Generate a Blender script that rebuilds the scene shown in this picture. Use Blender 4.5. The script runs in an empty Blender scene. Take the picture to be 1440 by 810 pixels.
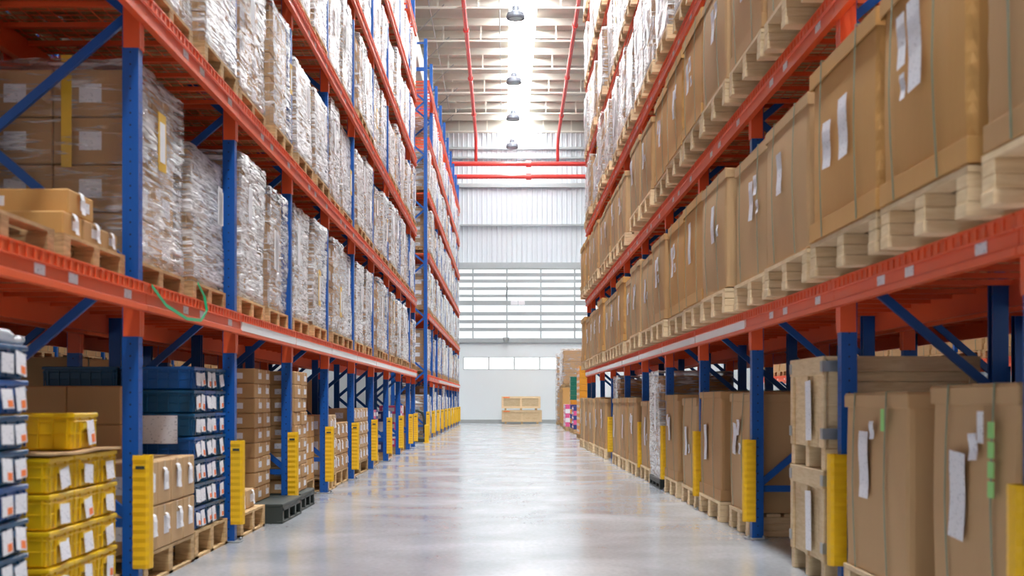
import bpy, bmesh, math, random
from mathutils import Vector, Matrix, noise
random.seed(7)
R = random.Random(11)
S = bpy.context.scene
COL = S.collection
F, VX, VY, CH = 1800.0, 711.0, 562.0, 1.193      # focal length in px, vanishing point, eye height
ORD = ['first','second','third','fourth','fifth','sixth','seventh','eighth','ninth','tenth','eleventh','twelfth','thirteenth','fourteenth']

# ------------------------------------------------------------------ materials
def newmat(name):
    m = bpy.data.materials.new(name); m.use_nodes = True
    nt = m.node_tree; nt.nodes.clear()
    out = nt.nodes.new('ShaderNodeOutputMaterial')
    return m, nt, out
def N(nt, t, **kw):
    n = nt.nodes.new(t)
    for k, v in kw.items():
        if k in n.inputs: n.inputs[k].default_value = v
        else: setattr(n, k, v)
    return n
def c4(c): return (c[0], c[1], c[2], 1.0)
def plain(name, col, rough=.5, metal=0.0, var=.12, scale=6.0, bump=0.0, bscale=60.0, coord='Object', spec=.5, stretch=(1,1,1), coat=0.0):
    m, nt, out = newmat(name)
    p = N(nt, 'ShaderNodeBsdfPrincipled', Roughness=rough, Metallic=metal)
    p.inputs['Specular IOR Level'].default_value = spec
    if coat: p.inputs['Coat Weight'].default_value = coat
    tc = N(nt, 'ShaderNodeTexCoord'); mp = N(nt, 'ShaderNodeMapping'); mp.inputs['Scale'].default_value = stretch
    nt.links.new(tc.outputs[coord], mp.inputs['Vector'])
    no = N(nt, 'ShaderNodeTexNoise', Scale=scale, Detail=4.0)
    nt.links.new(mp.outputs[0], no.inputs['Vector'])
    mx = N(nt, 'ShaderNodeMix', data_type='RGBA')
    mx.inputs[6].default_value = c4([x*(1-var) for x in col]); mx.inputs[7].default_value = c4([min(1, x*(1+var)) for x in col])
    nt.links.new(no.outputs['Fac'], mx.inputs[0]); nt.links.new(mx.outputs[2], p.inputs['Base Color'])
    if bump:
        n2 = N(nt, 'ShaderNodeTexNoise', Scale=bscale, Detail=3.0); nt.links.new(mp.outputs[0], n2.inputs['Vector'])
        b = N(nt, 'ShaderNodeBump', Strength=bump, Distance=.01); nt.links.new(n2.outputs['Fac'], b.inputs['Height'])
        nt.links.new(b.outputs[0], p.inputs['Normal'])
    nt.links.new(p.outputs[0], out.inputs[0])
    return m
M = {}
M['orange'] = plain('orange_paint', (.86, .115, .030), .38, var=.1, scale=3)
M['red_under'] = M['orange']
M['yellow'] = plain('yellow_plastic', (.88, .50, .004), .45, var=.06)
M['crate_yellow'] = plain('crate_yellow', (.80, .50, .006), .35, var=.12)
M['crate_teal'] = plain('crate_teal', (.006, .085, .20), .32, var=.25, scale=2)
M['crate_blue'] = plain('crate_blue', (.005, .095, .34), .32, var=.2, scale=2)
M['crate_green'] = plain('crate_green', (.01, .20, .13), .4)
M['crate_orange'] = plain('crate_orange', (.85, .36, .03), .4)
M['kraft'] = plain('kraft_board', (.50, .285, .12), .75, var=.10, scale=2.2, bump=.15, bscale=30, stretch=(1,1,.3))
M['kraft_pale'] = plain('pale_kraft_board', (.56, .35, .17), .75, var=.08, scale=2.2, bump=.15, bscale=30, stretch=(1,1,.3))
M['kraft_gold'] = plain('golden_kraft_board', (.60, .32, .10), .72, var=.10, scale=2.2, bump=.15, bscale=30, stretch=(1,1,.3))
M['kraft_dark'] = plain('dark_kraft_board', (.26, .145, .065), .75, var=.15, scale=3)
M['paper'] = plain('paper', (.86, .85, .88), .6, var=.03)
M['white_strip'] = plain('white_strip', (.92, .92, .92), .22, var=.04)
M['strap'] = plain('green_strap', (.20, .27, .18), .4, var=.1)
M['strap_bright'] = plain('bright_green_strap', (.02, .50, .22), .4)
M['sticker'] = plain('green_sticker', (.33, .70, .22), .6, var=.05)
M['dot'] = plain('orange_dot', (.95, .22, .05), .6, var=.02)
M['tape'] = plain('parcel_tape', (.60, .42, .22), .3)
M['tape_yellow'] = plain('yellow_tape', (.75, .45, .03), .4)
M['pink'] = plain('pink_board', (.75, .10, .28), .5)
M['navy'] = plain('navy_board', (.03, .05, .22), .5)
M['black'] = plain('black_plastic', (.035, .045, .04), .45)
M['steel'] = plain('galvanised_steel', (.42, .45, .46), .35, metal=.7)
M['grey'] = plain('grey_steel', (.40, .42, .42), .5)
M['wall'] = plain('white_wall', (.86, .91, .93), .6, var=.02, scale=.4)
M['side_wall'] = plain('dark_side_wall', (.16, .17, .18), .7, var=.05)
M['lamp'] = plain('lamp_grey', (.16, .17, .20), .4)
M['sheet'] = plain('white_sheet_metal', (.70, .74, .78), .45, var=.03, scale=.4)
M['girt'] = plain('girt_steel', (.42, .45, .46), .5, var=.05)
M['cream'] = plain('cream_steel', (.74, .72, .64), .5, var=.04)
M['roof'] = plain('roof_lining', (.52, .50, .44), .7, var=.04, scale=.6)
M['red_pipe'] = plain('red_pipe', (.80, .07, .06), .35)
M['wood'] = None
def wood(name, a, b):
    m, nt, out = newmat(name)
    p = N(nt, 'ShaderNodeBsdfPrincipled', Roughness=.7)
    tc = N(nt, 'ShaderNodeTexCoord'); mp = N(nt, 'ShaderNodeMapping'); mp.inputs['Scale'].default_value = (3, 3, 22)
    nt.links.new(tc.outputs['Object'], mp.inputs['Vector'])
    no = N(nt, 'ShaderNodeTexNoise', Scale=2.2, Detail=5.0, Distortion=.6); nt.links.new(mp.outputs[0], no.inputs['Vector'])
    cr = N(nt, 'ShaderNodeValToRGB'); e = cr.color_ramp.elements
    e[0].position = .3; e[0].color = c4(a); e[1].position = .7; e[1].color = c4(b)
    nt.links.new(no.outputs['Fac'], cr.inputs[0])
    oi = N(nt, 'ShaderNodeObjectInfo'); hs = N(nt, 'ShaderNodeHueSaturation')
    mr = N(nt, 'ShaderNodeMapRange'); mr.inputs[3].default_value = .8; mr.inputs[4].default_value = 1.15
    nt.links.new(oi.outputs['Random'], mr.inputs[0]); nt.links.new(mr.outputs[0], hs.inputs['Value'])
    nt.links.new(cr.outputs[0], hs.inputs['Color']); nt.links.new(hs.outputs[0], p.inputs['Base Color'])
    b_ = N(nt, 'ShaderNodeBump', Strength=.25, Distance=.004); nt.links.new(no.outputs['Fac'], b_.inputs['Height']); nt.links.new(b_.outputs[0], p.inputs['Normal'])
    nt.links.new(p.outputs[0], out.inputs[0]); return m
M['wood'] = wood('pallet_wood', (.40, .24, .10), (.68, .46, .23))
M['pine'] = wood('crate_pine', (.70, .50, .27), (.86, .67, .42))
M['pale_pine'] = wood('pale_pine', (.74, .53, .29), (.87, .67, .42))

def blue_post():
    m, nt, out = newmat('blue_post_paint')
    p = N(nt, 'ShaderNodeBsdfPrincipled', Roughness=.36)
    tc = N(nt, 'ShaderNodeTexCoord'); sx = N(nt, 'ShaderNodeSeparateXYZ'); nt.links.new(tc.outputs['Object'], sx.inputs[0])
    def ma(op, a, b=None, v=None):
        n = N(nt, 'ShaderNodeMath', operation=op); nt.links.new(a, n.inputs[0])
        if b is not None: nt.links.new(b, n.inputs[1])
        if v is not None: n.inputs[1].default_value = v
        return n.outputs[0]
    fz = ma('SUBTRACT', ma('PINGPONG', sx.outputs[2], v=.0375), v=.0375)           # distance in height from a punched hole
    fz2 = ma('MULTIPLY', fz, fz)
    geo = N(nt, 'ShaderNodeNewGeometry'); sn = N(nt, 'ShaderNodeSeparateXYZ'); nt.links.new(geo.outputs['Normal'], sn.inputs[0])
    ny = ma('GREATER_THAN', ma('ABSOLUTE', sn.outputs[1]), v=.5)
    d1 = ma('SUBTRACT', ma('ABSOLUTE', sx.outputs[1]), v=.018); d2 = ma('ADD', sx.outputs[0], v=.05)
    mixd = N(nt, 'ShaderNodeMix'); nt.links.new(ny, mixd.inputs[0]); nt.links.new(d1, mixd.inputs[2]); nt.links.new(d2, mixd.inputs[3])
    dd = ma('ADD', ma('MULTIPLY', mixd.outputs[0], mixd.outputs[0]), fz2)
    hole = ma('LESS_THAN', dd, v=.0065**2)
    no = N(nt, 'ShaderNodeTexNoise', Scale=4.0)
    mx = N(nt, 'ShaderNodeMix', data_type='RGBA'); mx.inputs[6].default_value = (.001, .075, .34, 1); mx.inputs[7].default_value = (.002, .105, .46, 1)
    nt.links.new(no.outputs[0], mx.inputs[0])
    mh = N(nt, 'ShaderNodeMix', data_type='RGBA'); nt.links.new(hole, mh.inputs[0]); nt.links.new(mx.outputs[2], mh.inputs[6]); mh.inputs[7].default_value = (.003, .008, .03, 1)
    nt.links.new(mh.outputs[2], p.inputs['Base Color']); nt.links.new(p.outputs[0], out.inputs[0]); return m
M['blue'] = blue_post()
M['blue_brace'] = plain('blue_brace_paint', (.002, .085, .38), .38, var=.1)

def film_mat(name, lo, hi, tint):
    m, nt, out = newmat(name)
    tc = N(nt, 'ShaderNodeTexCoord')
    oi = N(nt, 'ShaderNodeObjectInfo'); vm = N(nt, 'ShaderNodeVectorMath', operation='MULTIPLY_ADD')
    vm.inputs[1].default_value = (1, 1, 1)
    cmb = N(nt, 'ShaderNodeCombineXYZ'); mu = N(nt, 'ShaderNodeMath', operation='MULTIPLY'); mu.inputs[1].default_value = 37.0
    nt.links.new(oi.outputs['Random'], mu.inputs[0]); nt.links.new(mu.outputs[0], cmb.inputs[0]); nt.links.new(mu.outputs[0], cmb.inputs[1])
    nt.links.new(tc.outputs['Object'], vm.inputs[0]); nt.links.new(cmb.outputs[0], vm.inputs[2])
    mp = N(nt, 'ShaderNodeMapping'); mp.inputs['Scale'].default_value = (1.8, 1.8, 24.0); mp.inputs['Rotation'].default_value = (.22, .1, 0)
    nt.links.new(vm.outputs[0], mp.inputs[0])
    n1 = N(nt, 'ShaderNodeTexNoise', Scale=1.7, Detail=5.0, Distortion=.9); nt.links.new(mp.outputs[0], n1.inputs['Vector'])
    mp3 = N(nt, 'ShaderNodeMapping'); mp3.inputs['Scale'].default_value = (2.4, 2.4, 20.0); mp3.inputs['Rotation'].default_value = (-.75, .2, 0)
    nt.links.new(vm.outputs[0], mp3.inputs[0])
    n3 = N(nt, 'ShaderNodeTexNoise', Scale=1.3, Detail=3.0, Distortion=.6); nt.links.new(mp3.outputs[0], n3.inputs['Vector'])
    n2 = N(nt, 'ShaderNodeTexNoise', Scale=2.4, Detail=2.0); nt.links.new(vm.outputs[0], n2.inputs['Vector'])
    sel = N(nt, 'ShaderNodeMapRange'); sel.inputs[1].default_value = .42; sel.inputs[2].default_value = .58; nt.links.new(n2.outputs[0], sel.inputs[0])
    ln = N(nt, 'ShaderNodeMix'); nt.links.new(sel.outputs[0], ln.inputs[0]); nt.links.new(n1.outputs[0], ln.inputs[2]); nt.links.new(n3.outputs[0], ln.inputs[3])
    bp = N(nt, 'ShaderNodeBump', Strength=1.0, Distance=.05); nt.links.new(ln.outputs[0], bp.inputs['Height'])
    gl = N(nt, 'ShaderNodeBsdfPrincipled', Roughness=.17); gl.inputs['Base Color'].default_value = c4(tint)
    gl.inputs['Specular IOR Level'].default_value = 1.0; nt.links.new(bp.outputs[0], gl.inputs['Normal'])
    tr = N(nt, 'ShaderNodeBsdfTransparent'); tr.inputs[0].default_value = (.97, .97, .97, 1)
    lw = N(nt, 'ShaderNodeLayerWeight', Blend=.5)
    a1 = N(nt, 'ShaderNodeMapRange'); a1.clamp = False; a1.inputs[1].default_value = .35; a1.inputs[2].default_value = .65; a1.inputs[3].default_value = lo; a1.inputs[4].default_value = hi
    nt.links.new(ln.outputs[0], a1.inputs[0])
    a3 = N(nt, 'ShaderNodeMath', operation='MULTIPLY_ADD'); a3.inputs[1].default_value = .9; a3.inputs[2].default_value = -.45; nt.links.new(n2.outputs[0], a3.inputs[0])
    a4 = N(nt, 'ShaderNodeMath', operation='ADD'); nt.links.new(a1.outputs[0], a4.inputs[0]); nt.links.new(a3.outputs[0], a4.inputs[1])
    a2 = N(nt, 'ShaderNodeMath', operation='MULTIPLY_ADD'); a2.inputs[1].default_value = .60
    nt.links.new(lw.outputs['Facing'], a2.inputs[0]); nt.links.new(a4.outputs[0], a2.inputs[2])
    a5 = N(nt, 'ShaderNodeClamp'); a5.inputs[1].default_value = .05; a5.inputs[2].default_value = .97; nt.links.new(a2.outputs[0], a5.inputs[0])
    ms = N(nt, 'ShaderNodeMixShader'); nt.links.new(a5.outputs[0], ms.inputs[0]); nt.links.new(tr.outputs[0], ms.inputs[1]); nt.links.new(gl.outputs[0], ms.inputs[2])
    nt.links.new(ms.outputs[0], out.inputs[0]); return m
M['film'] = film_mat('stretch_film', -.42, .42, (.93, .93, .94))
M['film_white'] = film_mat('cloudy_stretch_film', -.22, .72, (.94, .94, .95))

def paper_print():
    m, nt, out = newmat('printed_paper')
    p = N(nt, 'ShaderNodeBsdfPrincipled', Roughness=.6)
    tc = N(nt, 'ShaderNodeTexCoord'); mp = N(nt, 'ShaderNodeMapping'); mp.inputs['Scale'].default_value = (30, 30, 75); nt.links.new(tc.outputs['Object'], mp.inputs[0])
    vo = N(nt, 'ShaderNodeTexNoise', Scale=1.3, Detail=1.0); nt.links.new(mp.outputs[0], vo.inputs['Vector'])
    gt = N(nt, 'ShaderNodeMath', operation='GREATER_THAN'); gt.inputs[1].default_value = .66; nt.links.new(vo.outputs[0], gt.inputs[0])
    mx = N(nt, 'ShaderNodeMix', data_type='RGBA'); mx.inputs[6].default_value = (.85, .84, .88, 1); mx.inputs[7].default_value = (.5, .5, .55, 1)
    nt.links.new(gt.outputs[0], mx.inputs[0]); nt.links.new(mx.outputs[2], p.inputs['Base Color']); nt.links.new(p.outputs[0], out.inputs[0]); return m
M['print'] = paper_print()

def emit(name, col, s):
    m, nt, out = newmat(name); e = N(nt, 'ShaderNodeEmission', Strength=s); e.inputs[0].default_value = c4(col)
    nt.links.new(e.outputs[0], out.inputs[0]); return m
M['skylight'] = emit('skylight_and_fill_sheet', (.95, .98, 1.0), 37.0)
M['louvre'] = emit('translucent_sheet', (.88, .96, 1.0), 1.0)
M['pane'] = emit('daylit_pane', (.95, .99, 1.0), 1.2)

def floor_mat():
    m, nt, out = newmat('polished_concrete')
    p = N(nt, 'ShaderNodeBsdfPrincipled', Roughness=.2); p.inputs['Specular IOR Level'].default_value = .75
    tc = N(nt, 'ShaderNodeTexCoord')
    n1 = N(nt, 'ShaderNodeTexNoise', Scale=.9, Detail=8.0, Distortion=.4); nt.links.new(tc.outputs['Object'], n1.inputs['Vector'])
    n2 = N(nt, 'ShaderNodeTexNoise', Scale=26.0, Detail=6.0); nt.links.new(tc.outputs['Object'], n2.inputs['Vector'])
    ad = N(nt, 'ShaderNodeMath', operation='MULTIPLY_ADD'); ad.inputs[1].default_value = .45; nt.links.new(n2.outputs[0], ad.inputs[0]); nt.links.new(n1.outputs[0], ad.inputs[2])
    cr = N(nt, 'ShaderNodeValToRGB'); e = cr.color_ramp.elements
    e[0].position = .45; e[0].color = (.31, .325, .345, 1); e[1].position = 1.0; e[1].color = (.46, .475, .50, 1)
    nt.links.new(ad.outputs[0], cr.inputs[0]); nt.links.new(cr.outputs[0], p.inputs['Base Color'])
    mr = N(nt, 'ShaderNodeMapRange'); mr.inputs[1].default_value = .4; mr.inputs[2].default_value = 1.0; mr.inputs[3].default_value = .10; mr.inputs[4].default_value = .26
    nt.links.new(ad.outputs[0], mr.inputs[0]); nt.links.new(mr.outputs[0], p.inputs['Roughness'])
    b = N(nt, 'ShaderNodeBump', Strength=.05, Distance=.02); nt.links.new(n1.outputs[0], b.inputs['Height']); nt.links.new(b.outputs[0], p.inputs['Normal'])
    nt.links.new(p.outputs[0], out.inputs[0]); return m
M['floor'] = floor_mat()

# ------------------------------------------------------------------ mesh builder
class MB:
    def __init__(s): s.v = []; s.f = []; s.m = []; s.sm = []
    def face(s, pts, m=0):
        b = len(s.v); s.v += [tuple(p) for p in pts]; s.f.append(tuple(range(b, b+len(pts)))); s.m.append(m)
    def box(s, x0, x1, y0, y1, z0, z1, m=0):
        if x0 > x1: x0, x1 = x1, x0
        if y0 > y1: y0, y1 = y1, y0
        b = len(s.v)
        s.v += [(x, y, z) for z in (z0, z1) for y in (y0, y1) for x in (x0, x1)]
        for q in ((0,2,3,1), (4,5,7,6), (0,1,5,4), (2,6,7,3), (0,4,6,2), (1,3,7,5)): s.f.append(tuple(b+i for i in q)); s.m.append(m)
    def cbox(s, x0, x1, y0, y1, z0, z1, c=.01, m=0, top_in=0.0):
        cx, cy, cz = (x0+x1)/2, (y0+y1)/2, (z0+z1)/2; hx, hy, hz = abs(x1-x0)/2, abs(y1-y0)/2, abs(z1-z0)/2
        c = min(c, hx*.8, hy*.8, hz*.8); b = len(s.v); idx = {}
        for sx in (-1, 1):
            for sy in (-1, 1):
                for sz in (-1, 1):
                    k = top_in if sz < 0 else 0.0
                    for a, q in enumerate(((hx, hy-c, hz-c), (hx-c, hy, hz-c), (hx-c, hy-c, hz))):
                        idx[sx, sy, sz, a] = len(s.v)
                        s.v.append((cx+sx*(q[0]-k), cy+sy*(q[1]-k), cz+sz*q[2]))
        def add(ids): s.f.append(tuple(ids)); s.m.append(m)
        def P(ax, a, o1, o2, w):
            t = [0, 0, 0]; t[ax] = a; t[(ax+1) % 3] = o1; t[(ax+2) % 3] = o2; return idx[t[0], t[1], t[2], w]
        for ax in range(3):
            for a in (-1, 1):
                q = [P(ax, a, -1, -1, ax), P(ax, a, 1, -1, ax), P(ax, a, 1, 1, ax), P(ax, a, -1, 1, ax)]
                add(q if a > 0 else q[::-1])
            u, w = (ax+1) % 3, (ax+2) % 3
            for o1 in (-1, 1):
                for o2 in (-1, 1):
                    q = [P(ax, -1, o1, o2, u), P(ax, 1, o1, o2, u), P(ax, 1, o1, o2, w), P(ax, -1, o1, o2, w)]
                    add(q if o1*o2 < 0 else q[::-1])
        for sx in (-1, 1):
            for sy in (-1, 1):
                for sz in (-1, 1):
                    q = [idx[sx, sy, sz, 0], idx[sx, sy, sz, 1], idx[sx, sy, sz, 2]]
                    add(q if sx*sy*sz > 0 else q[::-1])
    def bar(s, p, q, w, h, m=0, up=(0, 0, 1)):
        p, q = Vector(p), Vector(q); d = (q-p).normalized(); u = Vector(up)
        if abs(d.dot(u)) > .98: u = Vector((0, 1, 0))
        a = d.cross(u).normalized()*w/2; b_ = a.cross(d).normalized()*h/2; b = len(s.v)
        for e in (p, q):
            for sa, sb in ((-1,-1),(1,-1),(1,1),(-1,1)): s.v.append(tuple(e+a*sa+b_*sb))
        for f in ((0,1,2,3),(7,6,5,4),(0,4,5,1),(1,5,6,2),(2,6,7,3),(3,7,4,0)): s.f.append(tuple(b+i for i in f)); s.m.append(m)
    def tube(s, pts, r, n=10, m=0):
        pts = [Vector(p) for p in pts]; rings = []
        for i, p in enumerate(pts):
            d = (pts[min(i+1, len(pts)-1)]-pts[max(i-1, 0)]).normalized()
            u = Vector((0, 0, 1)) if abs(d.z) < .9 else Vector((0, 1, 0))
            a = d.cross(u).normalized(); b_ = d.cross(a).normalized(); b = len(s.v)
            rr = r[i] if isinstance(r, (list, tuple)) else r
            for k in range(n):
                t = 2*math.pi*k/n; s.v.append(tuple(p+a*math.cos(t)*rr+b_*math.sin(t)*rr))
            rings.append(b)
        for a, b in zip(rings, rings[1:]):
            for k in range(n): s.f.append((a+k, a+(k+1) % n, b+(k+1) % n, b+k)); s.m.append(m)
        s.f.append(tuple(rings[0]+k for k in range(n))[::-1]); s.m.append(m); s.f.append(tuple(rings[-1]+k for k in range(n))); s.m.append(m)
    def lathe(s, prof, n=20, cx=0, cy=0, m=0):
        rings = []
        for r, z in prof:
            b = len(s.v)
            for k in range(n):
                t = 2*math.pi*k/n; s.v.append((cx+r*math.cos(t), cy+r*math.sin(t), z))
            rings.append(b)
        for a, b in zip(rings, rings[1:]):
            for k in range(n): s.f.append((a+k, a+(k+1) % n, b+(k+1) % n, b+k)); s.m.append(m)
        s.f.append(tuple(rings[0]+k for k in range(n))[::-1]); s.m.append(m); s.f.append(tuple(rings[-1]+k for k in range(n))); s.m.append(m)
    def extrude(s, prof, y0, y1, m=0, axis='y'):
        n = len(prof); b = len(s.v)
        for y in (y0, y1):
            for (a, c) in prof: s.v.append((a, y, c) if axis == 'y' else (a, c, y))
        for k in range(n): s.f.append((b+k, b+(k+1) % n, b+n+(k+1) % n, b+n+k)); s.m.append(m)
        s.f.append(tuple(b+k for k in range(n))[::-1]); s.m.append(m); s.f.append(tuple(b+n+k for k in range(n))); s.m.append(m)
    def grid6(s, hx, hy, z0, z1, nx, ny, nz, fn, m=0):
        """closed box surface in a grid, every point moved by fn(p, u) (u: unit coordinates -1..1)"""
        vid = {}
        def V(i, j, k):
            if (i, j, k) not in vid:
                u = (2*i/nx-1, 2*j/ny-1, 2*k/nz-1); p = Vector((u[0]*hx, u[1]*hy, z0+(z1-z0)*k/nz))
                vid[i, j, k] = len(s.v); s.v.append(tuple(fn(p, u)))
            return vid[i, j, k]
        def Q(a, b, c, d): s.f.append((a, b, c, d)); s.m.append(m)
        for i in range(nx):
            for j in range(ny):
                Q(V(i,j,0), V(i,j+1,0), V(i+1,j+1,0), V(i+1,j,0)); Q(V(i,j,nz), V(i+1,j,nz), V(i+1,j+1,nz), V(i,j+1,nz))
            for k in range(nz):
                Q(V(i,0,k), V(i+1,0,k), V(i+1,0,k+1), V(i,0,k+1)); Q(V(i,ny,k), V(i,ny,k+1), V(i+1,ny,k+1), V(i+1,ny,k))
        for j in range(ny):
            for k in range(nz):
                Q(V(0,j,k), V(0,j,k+1), V(0,j+1,k+1), V(0,j+1,k)); Q(V(nx,j,k), V(nx,j+1,k), V(nx,j+1,k+1), V(nx,j,k+1))
    def mesh(s, name, mats, smooth=False):
        me = bpy.data.meshes.new(name); me.from_pydata(s.v, [], s.f)
        for mt in (mats if isinstance(mats, (list, tuple)) else [mats]): me.materials.append(M[mt])
        me.polygons.foreach_set('material_index', s.m)
        if smooth: me.polygons.foreach_set('use_smooth', [True]*len(s.f))
        me.validate(); me.update(); return me
def link(name, me, parent=None, loc=None):
    o = bpy.data.objects.new(name, me); COL.objects.link(o)
    if parent is not None: o.parent = parent
    if loc is not None: o.location = loc
    return o
def tag(o, label, cat, group=None):
    o['label'] = label; o['category'] = cat
    if group: o['group'] = group
    return o
def thing(name, label, cat, loc=(0, 0, 0), rz=0, group=None):
    o = link(name, None, None, loc); o.rotation_euler = (0, 0, rz); o.empty_display_size = .1
    return tag(o, label, cat, group)
def solo(name, me, label, cat, loc=(0, 0, 0), rz=0, group=None):
    o = link(name, me, None, loc); o.rotation_euler = (0, 0, rz); return tag(o, label, cat, group)
def struct(name, me, loc=(0, 0, 0), parent=None):
    o = link(name, me, parent, loc); o['kind'] = 'structure'; return o
def copy_tree(src, parent=None):
    c = src.copy(); COL.objects.link(c); c.parent = parent
    for ch in KIDS.get(src.name, []): copy_tree(ch, c)
    return c
KIDS = {}
def register(root):
    for o in list(COL.objects):
        if o.parent is not None: KIDS.setdefault(o.parent.name, [])
    def walk(o):
        KIDS[o.name] = [x for x in o.children]
        for x in KIDS[o.name]: walk(x)
    walk(root)
def px(x, y, z):
    return VX + F*x/y, VY - F*(z-CH)/y
def visible(x0, x1, y0, y1, z0, z1, mg=160):
    if y1 < .5: return False
    us, vs = [], []
    for x in (x0, x1):
        for y in (max(y0, .5), y1):
            for z in (z0, z1):
                u, v = px(x, y, z); us.append(u); vs.append(v)
    return max(us) > -mg and min(us) < 1440+mg and max(vs) > -mg and min(vs) < 810+mg

# ------------------------------------------------------------------ racks
PW, PD, FD = .10, .09, 1.05      # post: width across the aisle, along it; depth of a frame
RH = 11.63
def c_profile():
    t = .006; w, d = PW, PD/2     # local: front face at x=0, going to x=-PW ; y centred
    return [(0,-d),(0,d),(-w,d),(-w,d-.02),(-w+t,d-.02),(-w+t,d-t),(-t,d-t),(-t,-d+t),(-w+t,-d+t),(-w+t,-d+.02),(-w,-d+.02),(-w,-d)]
mb = MB(); mb.extrude(c_profile()[::-1], .012, RH, axis='z'); POST = mb.mesh('post', 'blue')
mb = MB(); mb.extrude([(-x-FD, y) for x, y in c_profile()], .012, RH, axis='z'); RPOST = mb.mesh('rear_post', 'blue')
mb = MB(); mb.cbox(-.14, .05, -.075, .075, 0, .012, .003)
for a in (-.1, .03): mb.lathe([(.012, .012), (.012, .03), (.006, .034)], 8, a, .055)
PLATE = mb.mesh('foot_plate', 'steel')
def brace_mesh(p, q):
    b = MB(); b.bar(p, q, .035, .055); return b.mesh('brace', 'blue_brace')
def brace_list():
    out = [brace_mesh((-PW+.01, 0, .43), (-FD+PW-.01, 0, .43)), brace_mesh((-PW+.01, 0, RH-.12), (-FD+PW-.01, 0, RH-.12)), brace_mesh((-PW+.01, 0, RH-.9), (-FD+PW-.01, 0, RH-.9))]
    z, front = .48, True
    while z + .78 < RH-.9:
        a = (-PW+.01, 0, z) if front else (-FD+PW-.01, 0, z); b = (-FD+PW-.01, 0, z+.74) if front else (-PW+.01, 0, z+.74)
        out.append(brace_mesh(a, b)); z += .78; front = not front
    return out
BR = brace_list()
FRAME = None
def upright(x, y, side, label, group, braces=True):
    global FRAME
    if FRAME is None:
        FRAME = thing('rack_upright', label, 'rack upright')
        link('front_post', POST, FRAME); link('rear_post', RPOST, FRAME)
        link('foot_plate', PLATE, FRAME); o = link('foot_plate', PLATE, FRAME, (-FD, 0, 0)); o.rotation_euler = (0, 0, math.pi)
        for b in BR: link('brace', b, FRAME)
        bpy.context.view_layer.update(); register(FRAME); r = FRAME
    else: r = copy_tree(FRAME)
    r.location = (x, y, 0); r.rotation_euler = (0, 0, 0 if side < 0 else math.pi)
    tag(r, label, 'rack upright', group); return r
BH = .165
def beam_mesh(L, rear=False):
    # local: y 0..L along the aisle, x=0 at the post front, beam proud of it towards +x; z=0 underside
    b = MB(); g = .004
    b.extrude([(.002, 0), (.048, 0), (.048, .035), (.036, .042), (.036, .105), (.048, .112), (.048, BH), (.002, BH)][::-1], g, L-g)
    return b
def shelf_meshes(L):
    f = beam_mesh(L).mesh('front_beam', 'orange')
    rr = MB(); rr.box(-FD-.048, -FD-.002, .004, L-.004, 0, BH); rb = rr.mesh('rear_beam', 'orange')
    d = MB()
    n = 7
    for i in range(n):                                   # support channels between the beams
        y = .09+(L-.18)*i/(n-1)
        d.box(-FD+.0, .0, y-.02, y+.02, BH-.035, BH-.004) if .07 < y < L-.07 else None
    for i in range(12):                                  # wires along
        x = -.04-i*(FD-.08)/11; d.box(x-.004, x+.004, .055, L-.055, BH-.004, BH)
    for i in range(int(L/.1)):                           # cross wires that run over the beam and down its face
        y = .08+i*.1
        if y > L-.08: break
        d.box(-FD, .052, y-.005, y+.005, BH, BH+.005); d.box(.049, .055, y-.016, y+.016, BH-.058, BH+.004)
    d.box(.050, .058, .01, L-.01, BH-.004, BH+.006); d.box(.049, .056, .01, L-.01, BH-.062, BH-.054)
    dk = d.mesh('wire_deck', 'orange')
    cns = []
    for (y, s) in ((0, 1), (L, -1)):
        c = MB(); e = PD/2
        c.box(-PW+.008, .0022, y+s*(e+.001), y+s*(e+.008), -.16, BH-.005)
        c.box(.0006, .0018, y+s*.003, y+s*(e+.008), -.16, BH-.005)
        c.box(.002, .009, y+s*.004, y+s*(e+.008), -.16, -.002)
        cns.append(c.mesh('end_connector', 'orange'))
    return f, rb, dk, cns
SH = {}
def shelf(x, y, z, L, side, label, group, strip=0):
    key = (round(L, 3), strip)
    if key not in SH:
        base = SH.get((round(L, 3), 'm'))
        if base is None: base = SH[(round(L, 3), 'm')] = shelf_meshes(L)
        f, rb, dk, cns = base
        r = thing('rack_shelf', label, 'rack shelf')
        fb = link('front_beam', f, r); link('rear_beam', rb, r); link('wire_deck', dk, r)
        for c in cns: link('end_connector', c, r)
        q = MB()
        if strip:
            q.box(.0365, .0500, .03, L-.03, .030, .108); 
            sm = q.mesh('label_holder', 'white_strip'); link('label_holder', sm, fb)
        else:
            for t in (.35, .52, .86):
                q = MB(); q.box(.0365, .0385, L*t-.07, L*t+.07, .048, .10); link('shelf_label', q.mesh('shelf_label', 'print'), fb)
        bpy.context.view_layer.update(); register(r); SH[key] = r
    else: r = copy_tree(SH[key])
    if side < 0: r.location = (x, y, z)
    else: r.location = (x, y+L, z); r.rotation_euler = (0, 0, math.pi)
    tag(r, label, 'rack shelf', group); return r
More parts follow.
